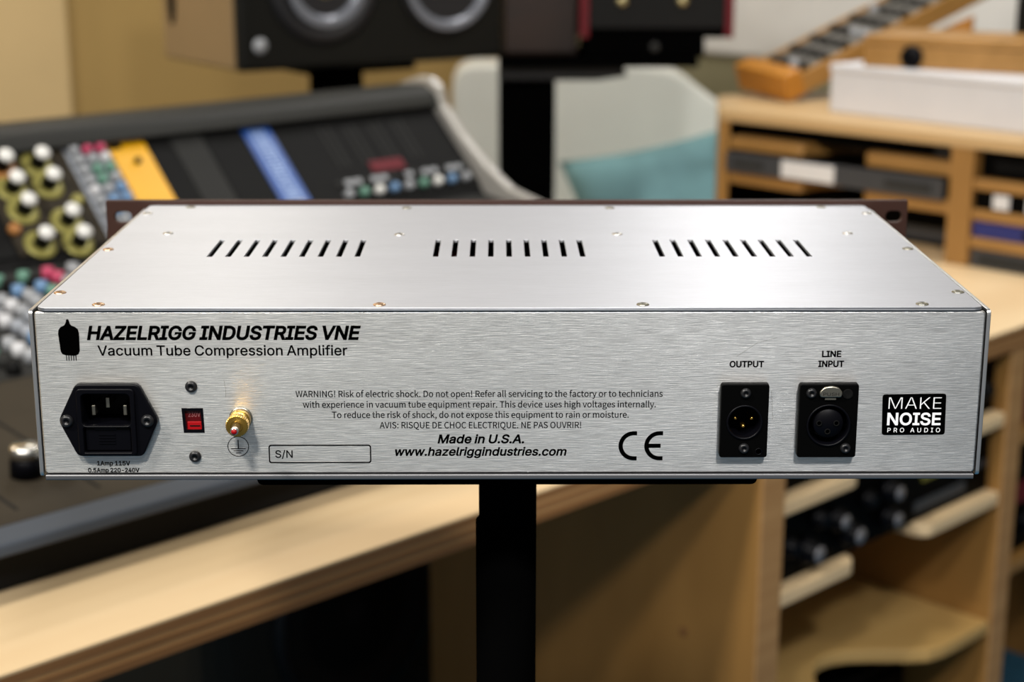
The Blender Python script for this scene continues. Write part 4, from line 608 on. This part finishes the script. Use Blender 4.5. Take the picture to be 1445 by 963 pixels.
MB().box(-0.10, 0.10, -0.10, 0.12, 0.9902, 1.006).build('top_plate', M['black_matte'], st, 0.003)

st = thing('speaker_stand', 'tall thick black column stand behind the amplifier holding the dark wooden cabinet', 'stand', (0.0445, 2.25, 0))
MB().box(-0.16, 0.16, -0.14, 0.16, 0, 0.025).build('base_plate', M['black_matte'], st, 0.004)
MB().box(-0.0495, 0.0495, -0.05, 0.05, 0.0252, 0.9675).build('column', M['black_matte'], st, 0.006)
MB().box(-0.05, 0.29, -0.11, 0.14, 0.9925, 1.008).build('top_plate', M['black_matte'], st, 0.004)
MB().prism([(-0.05, 0.9677), (0.12, 0.9677), (0.172, 0.9755), (0.165, 0.9922), (-0.05, 0.9922)], 'y', -0.08, 0.10).build('bracket', M['black_metal'], st, 0.003)
q = thing('wooden_cabinet', 'dark brown wooden cabinet standing on the tall column stand', 'speaker', (0.002, 2.19, 1.0083))
MB().box(0, 0.130, 0.004, 0.17, 0, 0.30).build('body', M['mahogany'], q, 0.004)
MB().box(0.006, 0.124, 0.0, 0.0038, 0.006, 0.294).build('front_panel', M['mahogany'], q, 0.001)
q = thing('black_riser', 'low black riser with a small painted badge under the red sided speaker', 'riser', (0.140, 2.15, 1.0083))
MB().box(0, 0.205, 0, 0.18, 0, 0.033).build('body', M['black_matte'], q, 0.004)
MB().lathe([(0.008, 0.0002), (0.007, 0.002), (0, 0.0022)], (0.120, 0, 0.018), 'y', 16).build('glint', M['con_mid'], q)  # grey disc paints a glint of light on the riser's front
q = thing('red_sided_speaker', 'black fronted speaker with dark red sides and dull gold screws on the black riser', 'speaker', (0.133, 2.148, 1.0416))
MB().box(0.015, 0.245, 0.010, 0.20, 0, 0.30).build('body', M['black_matte'], q, 0.002)
MB().box(0.015, 0.245, 0.0, 0.0098, 0.016, 0.30).build('front_panel', M['con_dark'], q, 0.002)
MB().box(0.015, 0.245, 0.003, 0.0098, 0.0, 0.0155).build('front_foot_rail', M['black_matte'], q, 0.001)
MB().box(0.0, 0.0148, 0.0, 0.20, 0, 0.30).build('side_panel', M['red_wood'], q, 0.002)
MB().box(0.2452, 0.260, 0.0, 0.20, 0, 0.30).build('side_panel', M['red_wood'], q, 0.002)
for x in (0.070, 0.172): MB().lathe([(0.009, 0.0002), (0.008, 0.003), (0, 0.004)], (x, 0, 0.062), 'y', 16).build('screw', M['dull_gold'], q)

# ------------------------------------------------------------------ white sofa and teal cushion
q = thing('white_sofa', 'white upholstered sofa behind the black column with a teal cushion on it', 'sofa', (0.18, 2.50, 0))
MB().prism(roundpoly([(-0.285, 0.30), (0.60, 0.30), (0.60, 0.66), (0.285, 0.845), (0.20, 0.915), (0.10, 0.925), (-0.285, 0.925)], 0.05), 'y', 0.40, 0.56).build('backrest', M['sofa'], q, 0.03, 3)
MB().prism(roundpoly([(-0.26, 0.30), (0.56, 0.30), (0.56, 0.42), (-0.26, 0.42)], 0.04), 'y', 0.03, 0.395).build('seat_cushion', M['sofa'], q, 0.02, 3)
MB().box(-0.27, 0.58, 0.04, 0.54, 0.08, 0.295).build('base', M['sofa'], q, 0.01)
for (a, b) in ((-0.24, 0.07), (0.55, 0.07), (-0.24, 0.51), (0.55, 0.51)): MB().lathe([(0.015, 0), (0.02, 0.078)], (a, b, 0), 'z', 12).build('leg', M['mahogany'], q)
def pillow(w, h, th, n=18):
    b = MB(); g = {}
    for s in (1, -1):
        for i in range(n+1):
            for j in range(n+1):
                x = -1+2*i/n; y = -1+2*j/n
                e = (max(0, 1-x**4)*max(0, 1-y**4))**0.5
                pin = 1-0.10*(1-abs(x)**2)*abs(y)**3-0.0; pin2 = 1-0.10*(1-abs(y)**2)*abs(x)**3
                if (i in (0, n) or j in (0, n)) and s == -1: g[(s, i, j)] = g[(1, i, j)]; continue
                wr = 0.04*math.sin(5*x+2*y)*e
                g[(s, i, j)] = b.bm.verts.new((x*w/2*pin2, s*th/2*(e+wr), y*h/2*pin))
    for s in (1, -1):
        for i in range(n):
            for j in range(n):
                try: f = b.bm.faces.new((g[(s, i, j)], g[(s, i+1, j)], g[(s, i+1, j+1)], g[(s, i, j+1)])); f.smooth = True
                except ValueError: pass
    return b
q = thing('teal_cushion', 'teal cushion leaning against the back of the white sofa', 'cushion', (0.385, 2.66, 0.432))
o = pillow(0.46, 0.36, 0.13).build('cushion_cover', M['teal'], q, smooth=True); o.location = (0, 0.05, 0.192); o.rotation_euler = (R(-14), R(-13), R(4))

# ------------------------------------------------------------------ the amplifier (origin: bottom centre of its rear face)
ZA = 1.01
amp = thing('rack_amplifier', 'brushed silver vacuum tube compression amplifier seen from the rear on a black pole stand', 'amplifier', (0, 0, ZA))
# rear panel with its cut-outs
holes = [rrect(-196.5, -172.0, 13.8, 43.2, 1), [(-150.0, 33.0), (-141.9, 33.0), (-141.6, 22.9), (-149.4, 22.9)][::-1],
         circ(107.0, 28.1, 8.6), circ(145.6, 26.6, 10.4)]
me = flat([rrect(-215.4, 215.4, 2.4, 79.5, 1.6)]+holes, 2.0, 0.75)
rear = link('rear_panel', me, M['face'], amp)
# bottom tray with a rounded front lip
MB().prism(roundpoly([(-0.0012, -0.0006), (0.2606, -0.0006), (0.2606, 0.0014), (-0.0012, 0.0019)], 0.0007, 3), 'x', -0.2148, 0.2148).build('bottom_tray', M['tray'], amp)
for s in (-1, 1):
    pr = roundpoly([(0.0006, 0.0006), (0.2612, 0.0006), (0.2612, 0.0799), (0.0006, 0.0799)], 0.0022, 4)
    MB().prism(pr, 'x', s*0.2161, s*0.2180).build('side_panel', M['edge'], amp, 0.0004)
    MB().box(min(s*0.2155, s*0.2160), max(s*0.2155, s*0.2160), 0.0022, 0.259, 0.003, 0.0788).build('seam_flange', M['void'], amp)
# lid with rounded corners and 27 vent slots
def vrect(x, y0, y1, w=2.9): return rrect(x-w/2, x+w/2, y0, y1, 0.35, 2)
slots = [vrect(c+9.5*k, 110.7, 155.3) for c in (-154.3, -38.0, 78.6+0.4) for k in range(9)]
out = roundpoly([(-213.8, -1.0), (213.8, -1.0), (214.6, 261.3), (-214.6, 261.3)], 4.0, 4)
me = flat([out]+slots, 1.5, 0.12)
for v in me.vertices:           # from the x,z plane into x,y (y=depth), top at z = 0.0826
    x, y, z = v.co; v.co = (x, z, 0.0815-y)
me.update(); 
lid = link('lid', me, M['lid'], amp)
bmf = bmesh.new(); bmf.from_mesh(me); bmesh.ops.recalc_face_normals(bmf, faces=bmf.faces); bmf.to_mesh(me); bmf.free()
# lid flange just under the lid edge
fl_ = MB(); fl_.box(-0.2135, 0.2135, 0.0006, 0.004, 0.0796, 0.0799); fl_.build('lid_flange', M['void'], amp)
sc_prof = [(0.0029, 0), (0.0029, 0.0003), (0.0022, 0.0007), (0.0011, 0.0009), (0.0010, 0.0004), (0, 0.0004)]
def lid_screw(x, y, m):
    MB().lathe(sc_prof, (x/1000, (y+3.8)/1000, 0.0815), 'z', 18).build('lid_screw', M[m], amp)
for (x, y, m) in [(-210.3, 24.6, 'copper'), (-186.9, 0.6, 'copper'), (-59.6, 0.3, 'copper'), (60.0, 0.2, 'nickel'), (187.3, 0.8, 'nickel'), (210.0, 25.0, 'nickel'),
                  (210.2, 126, 'nickel'), (186.9, 168, 'steel'), (59.8, 166.3, 'steel'), (-59.8, 165, 'steel'), (-187.1, 168.5, 'steel'), (-210.2, 124.8, 'copper'),
                  (-210.4, 229, 'steel'), (210.4, 229, 'steel'), (-189, 250.5, 'nickel'), (-60, 247.3, 'nickel'), (60.8, 247.3, 'nickel'), (187.5, 250.5, 'nickel')]:
    lid_screw(x, y, m)
# inside, seen only through the vents
MB().box(-0.2100, 0.2100, 0.004, 0.255, 0.004, 0.006).build('circuit_board', mat('circuit_board', (0.004, 0.012, 0.006), 0.8), amp)
for k in range(3): MB().lathe([(0.009, 0), (0.009, 0.046), (0.008, 0.048), (0, 0.048)], (-0.034+0.012*k, 0.195-0.022*k, 0.020), 'z', 20).build('capacitor', M['red_bright'], amp)
for k in range(4): MB().lathe([(0.010, 0), (0.010, 0.032), (0.006, 0.040), (0, 0.042)], (-0.14+0.09*k, 0.15, 0.008), 'z', 20).build('vacuum_tube', M['black'], amp)
# dark brown front plate, seen from behind
fp = flat([rrect(-241.4, 241.4, -3.5, 84.3, 1.0), rrect(-236.5, -226.0, 70.8, 77.6, 3.2), rrect(228.2, 238.2, 71.0, 77.8, 3.2), rrect(-236.5, -226.0, 3.0, 9.8, 3.2), rrect(228.2, 238.2, 3.0, 9.8, 3.2)], 4.0, 0.4)
for v in fp.vertices: v.co.y += 0.2616
link('front_plate', fp, M['faceplate'], amp, label='dark brown front plate')

# printed marks and lettering
P = M['print']
text(amp, 'HAZELRIGG INDUSTRIES VNE', 'inter', -191.6, -68.3, 66.5, 6.0, P, 0.37, 0.20)
text(amp, 'Vacuum Tube Compression Amplifier', 'inter', -187.4, -74.4, 58.95, 4.6, P, 0.11)
for s, a, b, z in (('WARNING! Risk of electric shock. Do not open! Refer all servicing to the factory or to technicians', -98.4, 69.6, 39.1),
                   ('with experience in vacuum tube equipment repair. This device uses high voltages internally.', -95.2, 66.6, 34.05),
                   ('To reduce the risk of shock, do not expose this equipment to rain or moisture.', -82.0, 54.2, 29.1),
                   ('AVIS: RISQUE DE CHOC ELECTRIQUE. NE PAS OUVRIR!', -60.2, 32.4, 24.1)):
    text(amp, s, 'cjk', a, b, z, 2.95, P, 0.05)
text(amp, 'Made in U.S.A.', 'inter', -33.5, 6.0, 16.9, 4.0, P, 0.20, 0.20)
text(amp, 'www.hazelriggindustries.com', 'inter', -53.2, 25.7, 10.85, 3.9, P, 0.18, 0.20)
text(amp, '1Amp 115V', 'inter', -191.0, -175.9, 6.3, 2.0, P, 0.10)
text(amp, '0.5Amp 220-240V', 'inter', -195.3, -171.8, 2.95, 2.0, P, 0.10)
text(amp, 'OUTPUT', 'inter', 100.0, 115.4, 53.2, 2.75, P, 0.17)
text(amp, 'LINE', 'inter', 142.0, 150.5, 58.0, 2.75, P, 0.17)
text(amp, 'INPUT', 'inter', 140.5, 152.0, 53.3, 2.75, P, 0.17)
text(amp, 'S/N', 'inter', -108.6, -100.7, 9.9, 3.5, P, 0.07)
def print_shape(contours, name, m=P, y=-0.00008, parent=amp, off=0.0):
    cs = [[(x*20, z*20) for x, z in c] for c in contours]
    me = flat(cs, 0, 0, off*20)
    for v in me.vertices: v.co = (v.co.x/20, v.co.y/20+y, v.co.z/20)
    return link(name, me, m, parent)
print_shape([rrect(-111.7, -64.4, 7.2, 16.2, 1.2), rrect(-111.1, -65.0, 7.8, 15.6, 0.8)], 'printed_frame')
# vacuum tube emblem
tb = [(-202.0, 59.0), (-197.8, 58.8), (-196.2, 59.6), (-195.6, 61.2), (-195.4, 69.2), (-195.8, 71.2), (-197.0, 72.3), (-198.7, 73.0), (-199.3, 73.9), (-199.7, 75.6), (-200.3, 76.1),
      (-200.9, 75.6), (-201.3, 73.9), (-202.0, 73.0), (-203.6, 72.3), (-204.6, 71.0), (-204.9, 69.2), (-204.3, 61.0), (-203.6, 59.6)]
print_shape([tb], 'tube_emblem')
for k in range(5): print_shape([[(-202.0+1.08*k, 56.5), (-201.6+1.08*k, 56.5), (-201.6+1.08*k, 58.95), (-202.0+1.08*k, 58.95)]], 'tube_emblem_pin')
# CE mark
def arc_c(cx, cz, r0, r1, a0, a1, xe, n=24):
    o = [(cx+r1*math.cos(R(a0+(a1-a0)*i/n)), cz+r1*math.sin(R(a0+(a1-a0)*i/n))) for i in range(n+1)]
    i_ = [(cx+r0*math.cos(R(a1-(a1-a0)*i/n)), cz+r0*math.sin(R(a1-(a1-a0)*i/n))) for i in range(n+1)]
    return o[:1] and [(xe, cz+r1)]+o+[(xe, cz-r1), (xe, cz-r0)]+i_+[(xe, cz+r0)]
print_shape([arc_c(56.9, 15.45, 5.1, 7.1, 90, 270, 58.3)], 'ce_mark')
print_shape([arc_c(68.8, 15.45, 5.1, 7.1, 90, 270, 70.3)], 'ce_mark')
print_shape([[(63.0, 14.45), (69.3, 14.45), (69.3, 16.45), (63.0, 16.45)]], 'ce_mark')
# protective earth symbol
print_shape([circ(-125.6, 15.4, 4.95), circ(-125.6, 15.4, 4.6)], 'earth_symbol')
for a in ([-125.8, -125.35, 14.4, 18.6], [-129.0, -122.2, 14.15, 14.5], [-127.8, -123.3, 13.1, 13.45], [-126.7, -124.4, 12.05, 12.4]):
    print_shape([[(a[0], a[2]), (a[1], a[2]), (a[1], a[3]), (a[0], a[3])]], 'earth_symbol')
# sticker
stk = link('sticker', flat([roundpoly([(171.3, 20.5), (200.4, 20.7), (199.9, 40.5), (170.6, 40.1)], 1.5, 5)], 0.10, 0), M['print'], amp, label='black sticker')
for v in stk.data.vertices: v.co.y -= 0.00012
lw = mat('sticker_white', (0.72, 0.72, 0.74), 0.5)
text(stk, 'MAKE', 'inter', 173.5, 198.1, 33.1, 5.7, lw, -0.14, y=-0.00018)
text(stk, 'NOISE', 'inter', 173.6, 197.9, 25.5, 5.6, lw, 0.22, y=-0.00018)
text(stk, 'PRO AUDIO', 'inter', 173.8, 198.1, 21.9, 2.1, lw, 0.03, y=-0.00018, track=330)

# fine scratches
for pts in ([(-130.9, 47.5), (-130.5, 43.9)], [(-130.2, 43.9), (-130.4, 39.0)], [(103, 58.2), (112, 64.5)], [(112, 64.5), (121, 67.0)], [(119.5, 42), (120.6, 28)]):
    (x0, z0), (x1, z1) = pts; d = Vector((x1-x0, z1-z0)).normalized(); nx, nz = -d.y*0.06, d.x*0.06
    print_shape([[(x0-nx, z0-nz), (x1-nx, z1-nz), (x1+nx, z1+nz), (x0+nx, z0+nz)]], 'scratch', M['nickel'], y=-0.00004)

# mains inlet with fuse drawer
hexa = roundpoly([(-198.6, 12.0), (-168.6, 12.0), (-161.0, 29.1), (-169.4, 46.4), (-197.8, 46.4), (-206.4, 29.1)], 2.2, 4)
me = flat([hexa, rrect(-195.3, -173.2, 27.0, 42.2, 2.0), rrect(-195.0, -173.4, 14.2, 26.2, 0.6)], 4.0, 0.6)
for v in me.vertices: v.co.y -= 0.0042
inlet = link('mains_inlet', me, M['black'], amp)
me = flat([rrect(-197.6, -171.0, 12.9, 44.6, 2.2), rrect(-195.3, -173.2, 27.0, 42.2, 2.0), rrect(-195.0, -173.4, 14.2, 26.2, 0.6)], 1.4, 0.4)
for v in me.vertices: v.co.y -= 0.0055
link('raised_frame', me, M['black'], inlet)
MB().prism([(-0.1965, 0.0262), (-0.172, 0.0262), (-0.172, 0.0432), (-0.1965, 0.0432)], 'y', 0.0135, 0.0145).build('cavity_floor', M['black'], inlet)
w_ = MB()
for (a, b, c, d) in ((-0.1965, -0.1955, 0.0262, 0.0432), (-0.1730, -0.1720, 0.0262, 0.0432), (-0.1955, -0.1730, 0.0424, 0.0432), (-0.1955, -0.1730, 0.0262, 0.0268)): w_.box(a, b, 0.0001, 0.0134, c, d)
w_.build('cavity_wall', M['black'], inlet)
for (x, z) in ((-191.3, 33.0), (-184.6, 36.6), (-176.8, 33.0)):
    MB().box(x/1000-0.0009, x/1000+0.0009, 0.0005, 0.0134, z/1000-0.0028, z/1000+0.0022).build('blade_contact', M['nickel'], inlet, 0.0004)
dr = MB().box(-0.1946, -0.1738, -0.0038, 0.010, 0.0145, 0.0258).build('fuse_drawer', M['black'], inlet, 0.0006)
MB().box(-0.1902, -0.1800, -0.0046, -0.0039, 0.0250, 0.0262).build('drawer_tab', M['black'], dr, 0.0002)
for k in range(4): MB().box(-0.1885, -0.1810, -0.0042, -0.00385, 0.0180+0.0014*k, 0.0186+0.0014*k).build('grip_rib', M['black'], dr)
bs = [(0.0030, 0), (0.0030, 0.0006), (0.0024, 0.0016), (0.0014, 0.0021), (0.0012, 0.0008), (0, 0.0008)]
def screw(x, y, z, parent, m='black_metal', k=1.0, name='screw'):
    return MB().lathe([(r*k, h*k) for r, h in bs], (x/1000, y/1000, z/1000), 'y', 24).build(name, M[m], parent)
screw(-202.4, -4.2, 29.2, inlet); screw(-165.7, -4.2, 29.2, inlet)
screw(-145.9, 0, 44.2, amp, k=0.93); screw(-145.6, 0, 10.6, amp, k=0.93)

# voltage selector behind its window
sel = MB().prism([(-0.1498, 0.0328), (-0.1421, 0.0328), (-0.1418, 0.0231), (-0.1492, 0.0231)], 'y', 0.0014, 0.012).build('voltage_selector', M['red'], amp, label='red voltage selector')
MB().box(-0.1487, -0.1420, 0.0006, 0.00135, 0.0233, 0.0272).build('slider', M['red_bright'], sel, 0.0003)
MB().box(-0.1475, -0.1428, 0.0004, 0.0006, 0.0250, 0.0255).build('slider_slot', M['void'], sel)
text(sel, '230V', 'inter', -148.2, -142.6, 29.3, 2.3, M['faint'], 0, y=0.00135)

print_shape([[(-150.9, 33.9), (-141.0, 33.9), (-140.7, 22.0), (-150.3, 22.0)], [(-149.6, 32.6), (-142.2, 32.6), (-141.9, 23.3), (-149.0, 23.3)]], 'window_shadow_ring', M['black'])  # black ring paints the shadow along the selector window's edges

# earth binding post
px, pz = -0.1238, 0.0292
post = MB().lathe([(0.0054, 0.0001), (0.0054, 0.0008), (0.0046, 0.0012), (0.0026, 0.0012), (0.0026, 0.002)], (px, 0, pz), 'y', 24).build('binding_post', M['nickel'], amp, label='brass earth binding post')
MB().lathe([(0.0044, 0.0013), (0.0050, 0.0018), (0.0050, 0.0062), (0.0046, 0.0068), (0.0030, 0.0068), (0.0030, 0.0092)], (px, 0, pz), 'y', 30).build('lower_nut', M['brass'], post)
kn = MB(); bmk = kn.bm; N = 64
rows = []
for (r, h, kn_) in ((0.0, 0.0092, 0), (0.0047, 0.0092, 0), (0.0051, 0.0096, 1), (0.0051, 0.0128, 1), (0.0047, 0.0132, 0), (0.0028, 0.0133, 0), (0.0026, 0.0128, 0), (0, 0.0128, 0)):
    if r == 0: rows.append([bmk.verts.new((px, -h, pz))]); continue
    rows.append([bmk.verts.new((px+(r+(0.00018*(1 if i % 2 else -1) if kn_ else 0))*math.cos(2*PI*i/N), -h, pz+(r+(0.00018*(1 if i % 2 else -1) if kn_ else 0))*math.sin(2*PI*i/N))) for i in range(N)])
for a, b in zip(rows, rows[1:]):
    for i in range(N):
        j = (i+1) % N
        if len(a) == 1: bmk.faces.new((a[0], b[i], b[j]))
        elif len(b) == 1: bmk.faces.new((a[i], a[j], b[0]))
        else: bmk.faces.new((a[i], a[j], b[j], b[i]))
kn.build('knurled_nut', M['brass'], post)
MB().lathe([(0.0018, 0.0130), (0.0018, 0.0205), (0.0015, 0.0212), (0.0012, 0.0212), (0.0012, 0.0209), (0, 0.0209)], (px, 0, pz), 'y', 20).build('pin', M['steel'], post)
MB().lathe([(0.00125, 0.0209), (0.00125, 0.0216), (0, 0.0219)], (px, 0, pz), 'y', 16).build('red_tip', M['red_bright'], post)

# XLR sockets
def xlr(x0, x1, z0, z1, cx, cz, r, name, lab):
    me = flat([rrect(x0, x1, z0, z1, 1.2, 4), circ(cx, cz, r, 40)], 4.0, 0.45)
    for v in me.vertices: v.co.y -= 0.0042
    b = link(name, me, M['black_satin'], amp, label=lab)
    MB().lathe([(r/1000+0.0009, 0.0043), (r/1000+0.0009, 0.0048), (r/1000+0.0002, 0.0049), (r/1000-0.0001, 0.0040), (r/1000-0.0001, -0.0125)], (cx/1000, 0, cz/1000), 'y', 40, cap=False).build('barrel', M['black'], b)
    return b
x1_ = xlr(96.0, 117.9, 11.0, 46.2, 107.0, 28.1, 7.4, 'output_socket', None)
MB().lathe([(0.0072, -0.0125), (0.0072, -0.0110), (0, -0.0110)], (0.1070, 0, 0.0281), 'y', 32).build('insert', M['void'], x1_)
for (x, z) in ((103.4, 28.4), (111.2, 28.4), (107.2, 24.6)):
    MB().lathe([(0.0011, -0.0108), (0.0011, -0.0015), (0.0007, -0.0006), (0, -0.0004)], (x/1000, 0, z/1000), 'y', 14).build('contact_pin', M['gold'], x1_)
screw(107.1, -4.2, 42.0, x1_, k=0.82); screw(107.2, -4.2, 15.6, x1_, k=0.82)
MB().lathe([(0.0016, 0.0042), (0.0016, 0.0044), (0.0013, 0.0044), (0.0013, 0.0042)], (0.1140, 0, 0.0140), 'y', 20).build('moulded_ring', M['black'], x1_)
x2_ = xlr(131.8, 158.8, 11.0, 46.2, 145.6, 26.6, 9.2, 'input_socket', None)
MB().lathe([(0.0088, -0.010), (0.0070, -0.0015), (0.0070, 0.0030), (0.0066, 0.0036), (0, 0.0036)], (0.1456, 0, 0.0272), 'y', 36).build('insert', M['black'], x2_)
for (x, z) in ((141.4, 27.4), (149.3, 27.4), (145.4, 23.4)):
    MB().lathe([(0.0014, 0.0036), (0.0014, 0.0040), (0.0009, 0.0040), (0.0009, 0.0034), (0, 0.0034)], (x/1000, 0, z/1000), 'y', 16).build('contact_hole', M['void'], x2_)
tab = roundpoly([(140.9, 40.4), (150.6, 40.4), (151.0, 42.8), (149.2, 45.0), (145.8, 45.6), (142.4, 45.0), (140.5, 42.8)], 1.0, 4)
me = flat([tab], 1.6, 0.35)
for v in me.vertices: v.co.y -= 0.0060
pt = link('release_tab', me, M['nickel'], x2_, label='nickel release tab')
text(pt, 'PUSH', 'inter', 142.2, 149.4, 41.2, 1.5, M['con_dark'], 0.0, y=-0.00605)
MB().box(0.1432, 0.1482, -0.0052, -0.0043, 0.0390, 0.0399).build('latch_edge', M['nickel'], x2_)
screw(137.1, -4.2, 42.0, x2_, k=0.82); screw(153.9, -4.2, 15.6, x2_, k=0.82)
MB().lathe([(0.0024, 0.0042), (0.0024, 0.0045), (0.0018, 0.0043), (0, 0.0043)], (0.1537, 0, 0.0415), 'y', 20).build('screw_hole', M['void'], x2_)

# ------------------------------------------------------------------ the pole stand carrying the amplifier
sd = thing('pole_stand', 'black pole stand with a flat top plate carrying the silver amplifier', 'stand', (0, 0, 0))
pl = flat([roundpoly([(-121.3, -12.3), (118.6, -12.3), (118.6, -0.9), (-121.3, -0.9)], 3.4, 5)], 200, 0)
for v in pl.vertices: v.co.y += 0.025; v.co.z += ZA
link('top_plate', pl, M['black_matte'], sd)
for x in (-0.1228, 0.1201):
    MB().lathe([(0.0012, -0.0014), (0.0026, -0.0010), (0.0026, 0.0008), (0, 0.0012)], (x, 0.034, ZA-0.0062), 'x', 14).build('end_screw', M['copper' if x < 0 else 'black_matte'], sd)
MB().lathe([(0.0132, ZA-0.070), (0.0132, ZA-0.0125)], (-0.0010, 0.065, 0), 'z', 32).build('collar', M['black_metal'], sd)
MB().lathe([(0.0146, ZA-0.045), (0.0146, ZA-0.0126), (0.0146, ZA-0.0125)], (-0.0010, 0.065, 0), 'z', 32).build('inner_pole', M['black_matte'], sd)
MB().lathe([(0.0154, 0.020), (0.0154, ZA-0.0455), (0.0150, ZA-0.0450)], (-0.0018, 0.065, 0), 'z', 36).build('outer_pole', M['black_matte'], sd)
MB().lathe([(0.17, 0), (0.17, 0.008), (0.155, 0.014), (0.03, 0.0198)], (-0.0018, 0.065, 0), 'z', 48).build('round_base', M['black_matte'], sd)
